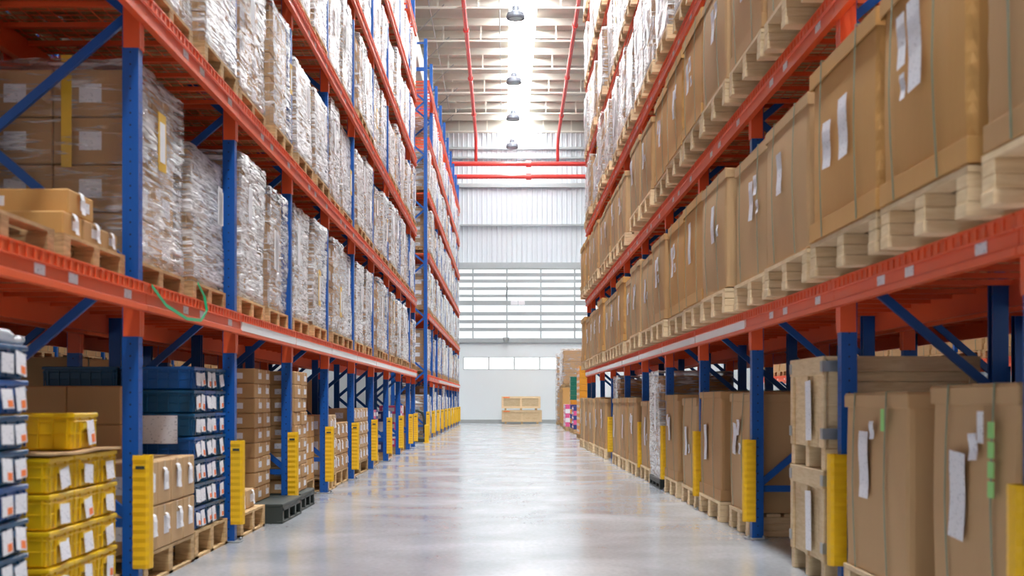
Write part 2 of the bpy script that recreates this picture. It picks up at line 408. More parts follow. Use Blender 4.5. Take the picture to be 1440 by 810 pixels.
def guard_mesh():
    b = MB(); n = 26
    prof = []
    for i in range(n+1):
        z = .15+.70*i/n; w = .062+(.006 if i % 2 else 0)
        prof.append((z, w))
    # shell wrapping the post's aisle face and sides: half-octagon section
    rings = []
    for z, w in prof:
        base = len(b.v)
        for (x, y) in ((-.03, -w), (.050, -w), (.068, -w*.72), (.076, 0), (.068, w*.72), (.050, w), (-.03, w), (-.03, w-.008), (.046, w-.008), (.062, .0), (.046, -w+.008), (-.03, -w+.008)): b.v.append((x, y, z))
        rings.append(base)
    k = 12
    for a, c in zip(rings, rings[1:]):
        for i in range(k): b.f.append((a+i, a+(i+1) % k, c+(i+1) % k, c+i)); b.m.append(0)
    b.f.append(tuple(rings[0]+i for i in range(k))[::-1]); b.m.append(0); b.f.append(tuple(rings[-1]+i for i in range(k))); b.m.append(0)
    return b.mesh('guard_shell', 'yellow')
GS = guard_mesh()
q = MB(); q.box(-.01, .045, -.0715, -.064, .765, .785); GSL = q.mesh('fixing_strap', 'black')
def guard(x, y, side, label):
    r = thing('post_guard', label, 'post guard', (x, y, 0), 0 if side < 0 else math.pi, 'yellow guards on the rack posts')
    link('fixing_strap', GSL, link('guard_shell', GS, r))

XL, XR, XRR = -2.265, 2.105, 0
YL = [7.94+2.8*k for k in range(-1, 9)] + [32.0]
YL2 = [37.04+2.8*k for k in range(10)]
YR = [8.07+2.91*k for k in range(-1, 9)] + [32.95]
ZL = [1.743, 3.524, 5.27, 7.026, 8.626, 10.27]
ZR = [1.776, 3.585, 5.387, 7.18, 9.0, 10.69]
RN = {'L': 'wrapped-goods rack', 'R': 'cardboard-box rack', 'F': 'far end rack'}
def wd(k): return ORD[k] if k < len(ORD) else 'last'
def build_rack(key, x, ys, zs, side):
    nm = RN[key]; k0 = 0
    gaps = (lambda a: a)
    for i, y in enumerate(ys):
        upright(x, y, side, f'tall blue perforated upright of the {nm}, {wd(i)} along from the camera end', f'blue uprights of the {nm}')
        if visible(x-.1, x+.1, y, y, .1, .9, 40):
            guard(x, y, side, f'yellow plastic guard around the {wd(i)} blue post of the {nm}')
    for i in range(len(ys)-1):
        L = ys[i+1]-ys[i]
        for j, z in enumerate(zs):
            if not visible(min(x, x+side*1.1), max(x, x+side*1.1), ys[i], ys[i+1], z-.1, z+.3, 120): continue
            shelf(x, ys[i], z, L, side, f'orange rack shelf at {wd(j)} level, {wd(i)} bay of the {nm}', f'orange shelves of the {nm}', 1 if (j == 0 and i >= 2) else 0)
build_rack('L', XL, YL, ZL, -1)
build_rack('F', XL, YL2, ZL, -1)
build_rack('R', XR, YR, ZR, 1)

# ------------------------------------------------------------------ pallets
def pallet_mesh(w, d, h, kind):
    b = MB(); t = .02
    if kind == 'wood':          # y: width along the aisle, x: depth; front = +x
        for i in range(3):
            y = -w/2+.05+(w-.10)*i/2
            for jx in (-d/2+.06, 0, d/2-.06): b.cbox(jx-.06, jx+.06, y-.05, y+.05, t, h-2*t, .004)
            b.box(-d/2, d/2, y-.05, y+.05, h-2*t, h-t-.001)
            b.box(-d/2, d/2, y-.05, y+.05, 0, t-.001)
        n = 8
        for i in range(n):
            x = -d/2+(d-.1)*i/(n-1); b.box(x, x+.1, -w/2, w/2, h-t, h)
        for x in (-d/2, d/2-.1): b.box(x, x+.1, -w/2, w/2, .0, t)
    elif kind == 'skid':        # thick bearers that show their ends towards the aisle
        for i in range(3):
            y = -w/2+.07+(w-.14)*i/2
            for q in range(3): b.cbox(-d/2, d/2+(.0 if q else .004), y-.065, y+.065, .002+q*(h-.03)/3, (q+1)*(h-.03)/3, .003)
        n = 7
        for i in range(n):
            x = -d/2+(d-.12)*i/(n-1); b.box(x, x+.12, -w/2, w/2, h-.028, h)
    else:                       # plastic
        for y in (-w/2+.04, -w/6, w/6, w/2-.04): b.cbox(-d/2, d/2, y-.035, y+.035, 0, h-.03, .004)
        b.cbox(-d/2, d/2, -w/2, w/2, h-.032, h, .006); b.cbox(d/2-.06, d/2, -w/2, w/2, 0, .025, .004); b.cbox(d/2-.03, d/2-.0, -w/2, w/2, h-.07, h-.03, .002)
    return b
PM = {}
FAR = MB()
def pallet(xc, yc, z, w, d, h, side, label, kind='wood', group=None, rz=0):
    k = (round(w, 2), round(d, 2), round(h, 2), kind)
    if k not in PM: PM[k] = pallet_mesh(k[0], k[1], k[2], kind).mesh('pallet', {'wood': 'wood', 'skid': 'pale_pine', 'plastic': 'black'}[kind])
    if yc > 36 or abs(xc) > 8:      # past the 300 that show largest
        if kind != 'plastic':
            q = pallet_mesh(k[0], k[1], k[2], kind); n0 = len(FAR.v); s_ = 1 if side < 0 else -1
            FAR.v += [(xc+s_*a, yc+s_*b_, z+c) for a, b_, c in q.v]; FAR.f += [tuple(i+n0 for i in f) for f in q.f]; FAR.m += q.m
            return None
    return solo({'wood': 'wooden_pallet', 'skid': 'wooden_pallet', 'plastic': 'plastic_pallet'}[kind], PM[k], label, 'pallet', (xc, yc, z), (0 if side < 0 else math.pi)+rz, group)

# ------------------------------------------------------------------ film-wrapped loads (front faces +x)
CM = {}
def carton_mesh(w, d, h, mat='kraft', lab=1):
    k = (round(w, 3), round(d, 3), round(h, 3), mat, lab)
    if k not in CM:
        b = MB(); b.cbox(-d/2, d/2, -w/2, w/2, 0, h, .008, 0)
        b.box(-d/2-.0005, d/2+.0008, -.025, .025, h-.0004, h+.0008, 2); b.box(d/2, d/2+.0012, -.025, .025, h*.75, h-.006, 2)
        if lab:
            b.box(d/2, d/2+.002, -w*.05, w*.32, h*.30, h*.72, 1); b.box(-d*.15, d*.15, -w/2-.002, -w/2, h*.3, h*.7, 1)
        CM[k] = b.mesh('carton', [mat, 'print', 'tape'])
    return CM[k]
LW, LD, LH = 1.22, 1.08, 1.25
def film_mesh(seed):
    b = MB(); rr = random.Random(seed); o = Vector((rr.uniform(0, 50),)*3); tl = rr.uniform(-.03, .03); tl2 = rr.uniform(-.02, .02)
    def fn(p, u):
        q = p.copy(); out = Vector((u[0]**5, u[1]**5, max(0, u[2])**5*.8))
        n = noise.noise(Vector((p.x*2.5, p.y*2.5, p.z*2.0))+o); n2 = noise.noise(Vector((p.x*9, p.y*9, p.z*6))+o)
        q += out*(.016+.013*n+.008*n2)
        if u[2] > .6: q.z += .015*n2
        q.x += tl*(p.z/LH); q.y += tl2*(p.z/LH)
        if p.z <= .001: q.z = .002
        return q
    b.grid6(LD/2, LW/2, 0, LH+.02, 10, 12, 16, fn)
    return b.mesh('stretch_film', 'film' if seed % 4 == 0 else 'film_white', smooth=True)
def core_mesh(seed):
    rr = random.Random(seed); b = MB(); ny = rr.choice((2, 3)); nz = rr.choice((3, 4, 5)); w = (LW-.06)/ny; h = (LH-.02)/nz; mt = 0
    for j in range(ny):
        for k in range(nz):
            y0 = -LW/2+.03+j*w; z0 = .004+k*h
            b.cbox(-LD/2+.03, LD/2-.035, y0+.003, y0+w-.003, z0, z0+h-.005, .008)
            b.box(LD/2-.035, LD/2-.032, y0+w*.1, y0+w*.5, z0+h*.3, z0+h*.7, 1)
            for sx in (-.2, .25): b.box(sx-.1, sx+.1, -LW/2+.027, -LW/2+.031, z0+h*.3, z0+h*.7, 1)
    return b.mesh('cartons', ['kraft', 'paper'])
FILM = [film_mesh(i) for i in range(9)]; CORE = [core_mesh(i) for i in range(5)]
q = MB(); q.box(0, .004, -.09, .09, -.16, .16); SHEET = q.mesh('document_pouch', 'paper')
q = MB(); q.box(0, .004, -.09, .09, -.16, .16, 0); q.box(.003, .006, -.06, .06, -.11, .11, 1); YSHEET = q.mesh('document_pouch', ['tape_yellow', 'paper'])
def wrapped(xf, y0, y1, z, h, side, label, group, detail=False, seed=0, d=LD):
    """film-wrapped carton load; xf: its aisle face, y0..y1 along the aisle"""
    w = y1-y0; rr = random.Random(seed)
    r = thing('wrapped_load', label, 'wrapped load', (xf+side*(-0)-(-side)*0, (y0+y1)/2, z), 0 if side < 0 else math.pi, group)
    r.location.x = xf + side*d/2
    r.scale = (d/(LD+.06), w/(LW+.06), h/(LH+.05))
    fi = rr.randrange(len(FILM)); fm = link('stretch_film', FILM[fi], r)
    if detail:
        nz = rr.choice((4, 4, 5)); hh = (LH-.02)/nz; ww = (LW-.06)/2; dd = (LD-.07)/2
        for a in (0, 1):
            for c in (0, 1):
                for k in range(nz):
                    if a == 0 and c == (0 if side > 0 else 1) and k < nz-1: continue
                    link('carton', carton_mesh(ww-.008, dd-.006, hh-.006, 'kraft'), r, (-LD/2+.035+dd*(a+.5), -LW/2+.03+ww*(c+.5), .004+k*hh))
    else: link('carton_core', CORE[rr.randrange(len(CORE))], r)
    n = rr.choice((1, 1, 2, 1))
    for i in range(n):
        o = link('document_pouch', YSHEET if rr.random() < .2 else SHEET, fm, (LD/2+.05, rr.uniform(-.35, .35), rr.uniform(.45, .95)))
        o.rotation_euler = (rr.uniform(-.08, .08), 0, 0); o.scale = (1, rr.uniform(.8, 1.2), rr.uniform(.9, 1.5))
    return r

# ------------------------------------------------------------------ large cardboard boxes
def bulk_box(xf, y0, y1, z, h, side, label, group=None, style='plain', seed=0, d=1.05, labels=None):
    rr = random.Random(seed); w = y1-y0; fs = -side
    r = thing('bulk_box', label, 'cardboard box', (xf+side*d/2, (y0+y1)/2, z), 0 if side < 0 else math.pi, group)
    mat = {'plain': 'kraft_pale', 'lid': 'kraft_gold', 'brown': 'kraft'}[style]
    m = .018; b = MB(); sc = .012 if style == 'lid' else .003; bl = rr.uniform(.008, .022); nz = 20
    def fn(p, u):
        q = p.copy(); ex = abs(u[0]) > .99; ey = abs(u[1]) > .99
        e_ = [math.copysign(1-(1-abs(t))**2.6, t) for t in u[:2]]; q.x = e_[0]*(d/2-m); q.y = e_[1]*(w/2-m)
        if ex: q.x += (1 if u[0] > 0 else -1)*bl*max(0, 1-u[1]**2)*max(0, 1-u[2]**2)
        if ey: q.y += (1 if u[1] > 0 else -1)*bl*max(0, 1-u[0]**2)*max(0, 1-u[2]**2)
        if ex and ey:
            k = sc*(1+math.cos(u[2]*math.pi*nz/4))/2+.003; q.x -= math.copysign(k, u[0]); q.y -= math.copysign(k, u[1])
        return q
    m = .018
    b.grid6(d/2-m, w/2-m, .004, h-.012, 6, 6, nz, fn)
    bb = link('box_body', b.mesh('box_body', mat), r)
    # lid / flaps
    b = MB(); lh = .10 if style == 'lid' else .075; ov = .012 if style == 'lid' else .003
    tilt = rr.uniform(-.008, .012)
    X, Y = d/2-m+ov+.006, w/2-m+ov+.006
    b.cbox(-X, X, -Y, Y, h-.010, h, .003)
    for s in (-1, 1):
        b.cbox(s*X-.004, s*X+.004, -Y, Y, h-lh+tilt*s, h-.002, .002); b.cbox(-X, X, s*Y-.004, s*Y+.004, h-lh, h-.002, .002)
    if style == 'plain':
        b.cbox(-X, X, -Y+.01, -.006, h, h+.008, .002); b.cbox(-X, X, .006, Y-.02, h, h+.011, .002)
    link('lid' if style == 'lid' else 'top_flaps', b.mesh('lid', mat), r)
    if style != 'plain':
        b = MB()
        for s in (-1, 1):
            b.cbox(s*X-.004, s*X+.004, -Y, Y, .003, .11, .002); b.cbox(-X, X, s*Y-.004, s*Y+.004, .003, .11, .002)
        link('base_tray', b.mesh('base_tray', mat), r)
    for t in (-.27+rr.uniform(-.04, .04), .24+rr.uniform(-.04, .04)):     # straps all round
        b = MB(); yy = w*t; o = X+.006; bz = bl+.004
        pts = [(o, yy, .0035), (o+bz*.7, yy+.004, h*.3), (o+bz*.9, yy, h*.5), (o+bz*.6, yy-.004, h*.75), (o+.003, yy, h+.012), (0, yy, h+.014), (-o-.003, yy, h+.012), (-o-bz, yy, h*.5), (-o, yy, .0035)]
        for p, q in zip(pts, pts[1:]): b.bar(p, q, .014, .003, up=(1, 0, 0) if abs(p[2]-q[2]) > .05 else (0, 0, 1))
        link('strap', b.mesh('strap', 'strap'), r)
    if labels is None:
        a = rr.uniform(-.2, .15); hh = rr.uniform(.26, .42); zt = rr.uniform(.5, .62)
        labels = [(a, h*zt, .075, hh)]
        if rr.random() < .6: labels.append((a+rr.choice((-.17, .17)), h*(zt+.1), .06, hh*.5))
        if rr.random() < .35: labels.append((a-.25, h*(zt-.08), .04, .1))
    for (ly, lz, lw, lh_) in labels:
        b = MB(); n = 5; x0 = X+bl+.012
        for i in range(n):
            za, zb = -lh_/2+lh_*i/n, -lh_/2+lh_*(i+1)/n; ca, cb = .004*math.sin(i*1.3+seed), .004*math.sin((i+1)*1.3+seed)
            for x in (0,):
                b.face([(ca, -lw, za), (ca, lw, za), (cb, lw, zb), (cb, -lw, zb)]); b.face([(ca-.002, -lw, za), (cb-.002, -lw, zb), (cb-.002, lw, zb), (ca-.002, lw, za)])
        o = link('label_sheet', b.mesh('label_sheet', 'print'), bb, (x0, ly*(1 if side < 0 else -1), lz)); o.rotation_euler = (rr.uniform(-.07, .07), 0, 0)
    return r

# ------------------------------------------------------------------ plastic crates and small cartons
KM = {}
def crate_mesh(w, d, h, mat):
    k = (round(w, 3), round(d, 3), round(h, 3), mat)
    if k not in KM:
        b = MB(); b.cbox(-d/2+.012, d/2-.012, -w/2+.012, w/2-.012, 0, h-.004, .01, 0, .008)
        for z0, z1, e in ((h-.026, h-.003, 0), (h-.05, h-.043, .003), (h*.42, h*.42+.006, .008)):
            b.cbox(-d/2+e, d/2-e, -w/2+e, w/2-e, z0, z1, .004)
        for s in (-1, 1):
            for t in (-.42, -.2, .2, .42):
                b.box(s*(d/2-.014), s*(d/2-.004), t*w-.004, t*w+.004, .01, h-.03); 
            for t in (-.42, -.28, -.14, 0, .14, .28, .42):
                b.box(t*d-.004, t*d+.004, s*(w/2-.014), s*(w/2-.004), .01, h-.03)
        b.box(d/2-.008, d/2+.002, -w*.16, w*.16, h*.55, h*.72)
        KM[k] = b.mesh('crate_body', mat)
    return KM[k]
def tag_mesh(w, h, dot):
    b = MB(); b.box(0, .003, -w/2, w/2, -h/2, h/2, 0)
    if dot: b.box(.0025, .0045, -w*.05, w*.4, -h*.42, -h*.08, 1)
    return b.mesh('paper_tag', ['print', 'dot'])
TAGS = [tag_mesh(.11, .10, True), tag_mesh(.12, .10, False), tag_mesh(.10, .12, True)]
def crate(x, y, z, w, d, h, mat, side, label, group, tags=((0, 0),), rr=R, dots=True):
    r = thing('plastic_crate', label, 'crate', (x, y, z), 0 if side < 0 else math.pi, group)
    cb = link('crate_body', crate_mesh(w, d, h, mat), r)
    for (ty, tz) in tags:
        o = link('paper_tag', TAGS[rr.randrange(3)] if dots else TAGS[1], cb, (d/2+.004, ty*(1 if side < 0 else -1), h*.45+tz)); o.rotation_euler = (rr.uniform(-.15, .15), rr.uniform(-.12, 0), 0)
        o.scale = (1, min(1.15, w/.30), h/.165*.92)
    return r
q = MB()
for i in range(4):
    a = [(0, .05), (.012, .04), (.02, .01), (.018, -.03), (.024, -.065)]
    if i < 4: q.face([(a[i][0], -.03, a[i][1]), (a[i][0], .03, a[i][1]), (a[i+1][0], .035, a[i+1][1]), (a[i+1][0], -.025, a[i+1][1])][::-1])
FLAP = q.mesh('hanging_tag', 'paper')
def small_carton(x, y, z, w, d, h, side, label, group, mat='kraft', flap=True, rr=R, lab=1):
    r = thing('small_carton', label, 'carton', (x, y, z), 0 if side < 0 else math.pi, group)
    cb = link('carton_box', carton_mesh(w, d, h, mat, lab), r)
    if flap:
        o = link('hanging_tag', FLAP, cb, (d/2+.004, rr.uniform(-.3, .3)*w*.5, h*.62)); s = min(rr.uniform(.9, 1.5), h*8); o.scale = (1, s, s)
    return r

# ------------------------------------------------------------------ loads on the wrapped-goods rack
GL = 'film-wrapped loads on the wrapped-goods rack'
def put_wrapped(key, xf, y0, y1, zt, h, side, i, j, half, ph, pk, detail, seed, film=True, style='plain'):
    nm = RN[key]; d = 1.08 if side < 0 else 1.05
    pos = f'{wd(j)} shelf, {wd(i)} bay of the {nm}, {half}'
    pallet(xf+side*d/2, (y0+y1)/2, zt, (y1-y0)-.02, d, ph, side, f'pallet under load, {pos}', pk, f'wooden pallets on the {nm}')
    if film: return wrapped(xf, y0+.01, y1-.01, zt+ph+.003, h-ph, side, f'film-wrapped load on {pos}', f'film-wrapped loads on the {nm}', detail, seed, d)
    return bulk_box(xf, y0+.01, y1-.01, zt+ph+.003, h-ph, side, f'brown cardboard box on {pos}', f'cardboard boxes on the {nm}', style, seed, d)
sd = 100
HL = {(1, 1): (1.43, 1.40), (2, 1): (1.42, 1.42)}
for key, ys in (('L', YL), ('F', YL2)):
    for i in range(len(ys)-1):
        L = ys[i+1]-ys[i]
        for j, z in enumerate(ZL):
            top = j == len(ZL)-1
            if top or (key == 'F' and i == 0 and j >= 4) : continue
            n = 2 if L > 2 else 1
            pit = (ZL[j+1]-z)
            for c in range(n):
                sd += 1; rr = random.Random(sd)
                if key == 'L' and j == 0 and i == 0: continue
                w = (L-.14)/n; g_ = rr.uniform(.10, .24) if not (j == 0 and i == 1 and c == 0) else .03; y0 = ys[i]+.07+c*w+g_; y1 = ys[i]+.07+(c+1)*w-rr.uniform(.0, .05)
                hmax = pit-BH-.10
                h = hmax*rr.choice((.98, .95, .9, .97, .82, .93))
                if j == 0: h = min(h, 1.44)*rr.uniform(.97, 1)
                xf = (-2.32 if (j == 0 and i < 2) else -2.255)+rr.uniform(-.03, .03)
                zt = z+BH+.007
                if not visible(xf-1.1, xf, y0, y1, zt, zt+h, 90): continue
                put_wrapped(key, xf, y0, y1, zt, h, -1, i, j, ('nearer half', 'further half')[c] if n == 2 else 'single slot', .16, 'wood', key == 'L' and i <= 3 and j <= 2, sd)
for o in list(COL.objects):
    if o.get('label') == 'film-wrapped load on first shelf, second bay of the wrapped-goods rack, nearer half':
        b = MB(); b.box(-.035, .035, -.003, 0, -.36, .36); link('yellow_tape', b.mesh('yellow_tape', 'tape_yellow'), o, (.11, -.625, .95))
        for ch in o.children:
            if ch.name.startswith('stretch_film'): ch.data = FILM[0]
# ------------------------------------------------------------------ loads on the cardboard-box rack
def right_bay(i, y):
    if y < YR[0]: return 0  # bay index of a y
    for k in range(len(YR)-1):
        if YR[k] <= y < YR[k+1]: return k
    return len(YR)-2
cnt = {}
def put_right(j, y0, y1, h, style, xf, seed, film=False, labels=None):
    i = right_bay(0, (y0+y1)/2); k = (i, j); c = cnt[k] = cnt.get(k, -1)+1
    half = ('nearer load', 'further load', 'third load')[c]
    zt = ZR[j]+BH+.007; nm = RN['R']; pos = f'{wd(j)} shelf, {wd(i)} bay of the {nm}, {half}'; ph = .215 if not film else .17
    if not visible(xf, xf+1.1, y0, y1, zt, zt+h, 90): return
    pallet(xf+.525, (y0+y1)/2, zt, (y1-y0)-.03, 1.05, ph, 1, f'pallet under load, {pos}', 'skid', f'wooden pallets on the {nm}')
    if film: wrapped(xf, y0+.01, y1-.01, zt+ph+.003, h-ph, 1, f'film-wrapped load on {pos}', f'film-wrapped loads on the {nm}', False, seed, 1.05)
    else:
        nmst = {'lid': 'golden-brown lidded box', 'plain': 'pale cardboard box', 'brown': 'brown cardboard box'}[style]
        bulk_box(xf, y0+.01, y1-.01, zt+ph+.003, h-ph, 1, f'{nmst} on {pos}', f'cardboard boxes on the {nm}', style, seed, 1.05, labels)
# first shelf and second shelf: two loads to a bay, the first ones as measured
put_right(0, 3.90, 5.10, 1.28, 'brown', 1.89, 1)
for o in COL.objects:
    if o.parent is None and 3.9 < o.location.y < 5.1 and o.location.x > 1.9 and 1.9 < o.location.z < 2.3: o['label'] = ('pallet under the' if 'pallet' in o.name else 'brown') + ' cardboard box cut off by the picture edge, before the first post'
cnt[(0, 0)] = -1
upright(XR, YR[0]-2.91, 1, 'blue upright of the cardboard-box rack standing beside the camera', None)
shelf(XR, YR[0]-2.91, ZR[0], 2.91, 1, 'orange shelf of the cardboard-box rack beside the camera, carrying the cut-off box', 'orange shelves of the cardboard-box rack')
put_right(0, 5.25, 6.50, 1.26, 'lid', 1.90, 2, labels=[(-.02, .66, .09, .42), (.17, .72, .06, .25), (.15, .5, .035, .12)])
put_right(0, 6.55, 8.00, 1.26, 'lid', 1.90, 3, labels=[(-.14, .55, .09, .34), (.22, .52, .09, .27)])
st0 = {1: ('plain', 'plain'), 2: ('plain', 'lid'), 3: ('lid', 'brown'), 4: ('plain', 'plain'), 5: ('plain', 'lid'), 6: ('brown', 'plain'), 7: ('lid', 'brown'), 8: ('plain', 'brown'), 9: ('lid', 'lid')}
st1 = {1: ('plain', 'brown'), 2: ('plain', 'lid'), 3: ('lid', 'lid'), 4: ('brown', 'plain'), 5: ('lid', 'plain'), 6: ('plain', 'brown'), 7: ('plain', 'brown'), 8: ('plain', 'lid'), 9: ('lid', 'lid')}
for k in range(1, len(YR)-1):
    a, c = YR[k]+.065, YR[k+1]-.065; L = c-a
    for j, stt in ((0, st0), (1, st1)):
        for h_ in (range(2) if L > 2 else range(1)):
            rr = random.Random(k*31+j*7+h_); n = 2 if L > 2 else 1
            y0 = a+h_*L/n+(.02 if h_ else 0); y1 = a+(h_+1)*L/n-(.02 if h_ == 0 and n == 2 else 0)
            if j == 1 and k == 5 and h_ == 0: continue
            hh = rr.choice((1.20, 1.24, 1.17, 1.22)) if stt[k][h_] != 'lid' else rr.choice((1.26, 1.28))
            put_right(j, y0, y1, hh, stt[k][h_], 1.92+rr.uniform(-.03, .03)+(.03 if k > 4 else 0), 500+k*10+j*3+h_)
sd = 700
for j in (2, 3, 4, 5):
    for i in range(len(YR)-1):
        L = YR[i+1]-YR[i]; n = 2 if L > 2 else 1
        for c in range(n):
            sd += 1; rr = random.Random(sd); w = (L-.14)/n
            y0 = YR[i]+.07+c*w+(rr.uniform(.08, .26) if j > 2 or i > 2 else .02); y1 = YR[i]+.07+(c+1)*w-rr.uniform(0, .05)
            h = (1.2 if j == 5 else ZR[j+1]-ZR[j]-BH-.09)*rr.choice((1, .95, .88, .92, .74)); film = not (j == 2 and i < 3)
            put_right(j, y0, y1, h*(1 if film else .8), rr.choice(('plain', 'lid')), 1.97+rr.uniform(-.03, .06), sd, film)

# ------------------------------------------------------------------ shelf above the blue and yellow crates: pallets of flat cartons
zt = ZL[0]+BH+.007
pallet(-2.34-.54, 5.98, zt, 1.32, 1.08, .16, -1, 'pallet with bare corner strap on first shelf above the blue crates', 'wood')
pallet(-2.33-.54, 7.30, zt, 1.08, 1.08, .16, -1, 'pallet carrying flat labelled cartons on first shelf above the yellow crates', 'wood')
z1 = zt+.16+.003
for q, (y, w, d, h, mat) in enumerate(((6.98, .30, .95, .125, 'kraft_gold'), (7.31, .30, .95, .125, 'kraft'), (7.63, .30, .80, .11, 'kraft'))):
    small_carton(-2.36-d/2, y, z1, w, d, h, -1, f'long flat carton, {wd(q)} of the row on the shelf above yellow crates', 'flat cartons above the yellow crates', mat, True)
small_carton(-2.38-.5, 7.18, z1+.131, .42, 1.0, .135, -1, 'long flat golden carton laid on top of the flat carton row', 'flat cartons above the yellow crates', 'kraft_gold', True)

# ------------------------------------------------------------------ floor level, wrapped-goods side
# dark blue crates nearest the camera
pallet(-2.24-.55, 5.67, 0, .84, 1.1, .15, -1, 'pallet under the blue crates closest to the camera', 'wood')
for c in range(2):
    for r_ in range(8):
        crate(-2.24-.29, 5.86-c*.375, .153+r_*.162, .355, .56, .160, 'crate_teal' if (c+r_) % 3 else 'crate_blue', -1,
              f'dark blue crate with paper tags, {wd(r_)} from floor, {wd(c)} column before the yellow crates', 'blue crates closest to the camera', ((-.09, .0), (.07, .0)), dots=True)
b = MB(); rr = random.Random(3)
def fn(p, u):
    q = p+Vector((0, 0, .0)); n = noise.noise(p*7); return Vector((p.x+u[0]*.02*n, p.y+u[1]*.02*n, p.z+(.02*n-(.025*(u[0]**2+u[1]**2)) if u[2] > .3 else 0)))
b.grid6(.26, .40, 0, .075, 12, 16, 4, fn); o = solo('plastic_cover', b.mesh('plastic_cover', 'paper', True), 'crumpled clear film cover lying on top of the dark blue crates', 'cover', (-2.53, 5.62, 1.452))
# yellow crates
pallet(-2.30-.55, 7.02, 0, 1.22, 1.1, .15, -1, 'pallet under the yellow crates', 'wood')
cols_y = (6.64, 7.02, 7.40)
for c, y in enumerate(cols_y):
    for r_ in range(4):
        crate(-2.29-.29, y, .153+r_*.187, .365, .56, .185, 'crate_yellow', -1, f'yellow crate with white tag, {wd(r_)} from floor, {wd(c)} column of its pallet', 'yellow crates on one pallet', ((.03, -.01),), dots=(r_ % 2 == 0))
b = MB(); b.grid6(.30, .57, 0, .012, 8, 14, 1, lambda p, u: p+Vector((0, 0, .004*math.sin(p.y*9)*(1 if u[2] > 0 else 1)+.004)))
solo('cardboard_sheet', b.mesh('cardboard_sheet', 'kraft_pale'), 'flat cardboard sheet laid over the yellow crates', 'cardboard sheet', (-2.58, 7.02, .902))
crate(-2.30-.29, 7.06, .922, .40, .56, .20, 'crate_yellow', -1, 'single yellow crate standing on the cardboard sheet', None, ((.06, 0),))
for c in range(3):
    for r_ in range(4):
        small_carton(-2.70-.19-c*.385, 9.20, .203+r_*.272, .44, .38, .27, -1, f'plain brown carton behind the small tagged cartons, {wd(r_)} from floor, {("front", "middle", "rear")[c]} column', 'plain cartons behind the tagged cartons', 'kraft', False, lab=0)
# small tagged cartons and second blue crate stack in the bay behind the first guard
pallet(-2.30-.80, 8.80, 0, 1.32, 1.6, .20, -1, 'pallet under the small tagged cartons', 'wood')
for c in range(4):
    for r_ in range(2):
        if r_ == 1 and c == 0: pass
        small_carton(-2.29-.2, 8.30+c*.333, .203+r_*.295, .325, .38, .29, -1, f'small carton with hanging white tag, {("lower", "upper")[r_]} layer, {wd(c)} from the first guard', 'small tagged cartons', 'kraft_pale', True)
pallet(-2.31-.50, 10.08, 0, 1.10, 1.0, .21, -1, 'pallet under the second stack of blue crates', 'wood')
for c in range(3):
    for r_ in range(7):
        crate(-2.31-.29, 9.72+c*.36, .213+r_*.176, .35, .56, .174, 'crate_blue' if (c+r_) % 3 == 0 else 'crate_teal', -1,
              f'blue crate with orange-dot tags in second stack, {wd(r_)} from floor, {wd(c)} column', 'blue crates of the second stack', ((-.07, 0), (.08, 0)) if c < 2 else ((.0, 0),))
for r_ in range(7):
    crate(-2.31-.87, 9.72, .213+r_*.176, .35, .56, .174, 'crate_teal', -1, f'dark crate at the back of the second stack, {wd(r_)} from floor', 'rear crates of the second stack', ())
q = MB(); q.box(-.155, .155, -.003, 0, -.105, .105, 0)
pl = solo('paper_sign', q.mesh('paper_sign', 'print'), 'large printed white sheet on the side of the second blue crate stack', 'placard', (-2.60, 9.538, .97))
# low pallet with one tagged carton
pallet(-2.28-.4, 11.58, 0, 1.10, .8, .20, -1, 'low pallet with one carton beside the second guard', 'wood')
for c in range(2): small_carton(-2.34-.2, 11.35+c*.4, .203, .36, .40, .17, -1, f'low white-tagged carton by the second guard, {("nearer", "further")[c]} one', 'low cartons by the second guard', 'kraft_pale', True)
# tall brown carton wall on black plastic pallets
pallet(-2.14-.55, 12.86, 0, 1.14, 1.1, .19, -1, 'black plastic pallet under the brown carton wall, nearer one', 'plastic')
pallet(-2.18-.55, 14.115, 0, .98, 1.1, .19, -1, 'black plastic pallet under the brown carton wall, further one', 'plastic')
for q_, (y, xf, nr) in enumerate(((12.56, -2.42, 9), (12.98, -2.42, 9), (13.82, -2.24, 9), (14.25, -2.24, 9))):
    for a in range(3 if q_ == 0 else 1):
        for r_ in range(nr):
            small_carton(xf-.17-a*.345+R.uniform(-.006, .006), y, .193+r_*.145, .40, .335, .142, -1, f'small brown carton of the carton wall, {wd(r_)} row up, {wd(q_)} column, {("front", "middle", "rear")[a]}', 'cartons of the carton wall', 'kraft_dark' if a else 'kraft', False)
# further bays: cartons, packs
def tagged_stack(y0, n, rows, xf, w, h, ph, what, mat, flap, name):
    pallet(xf-.5, y0+n*w/2, 0, n*w+.06, 1.0, ph, -1, f'wooden pallet under the {name}', 'wood')
    for c in range(n):
        for r_ in range(rows):
            small_carton(xf-.2, y0+w*(c+.5), ph+.003+r_*(h+.004), w-.01, .4, h, -1, f'{what}, {wd(r_)} from floor, {wd(c)} along, in the {name}', name, mat, flap)
tagged_stack(14.97, 3, 3, -2.42, .40, .26, .2, 'brown carton', 'kraft_gold', False, 'cartons before the third guard')
tagged_stack(16.65, 2, 3, -2.30, .36, .26, .2, 'tagged carton', 'kraft_pale', True, 'cartons past the third guard')
tagged_stack(17.55, 3, 3, -2.33, .45, .22, .2, 'brown carton', 'kraft', True, 'cartons before the fourth guard')
tagged_stack(19.45, 5, 4, -2.33, .44, .21, .2, 'tagged carton', 'kraft_pale', True, 'cartons past the fourth guard')
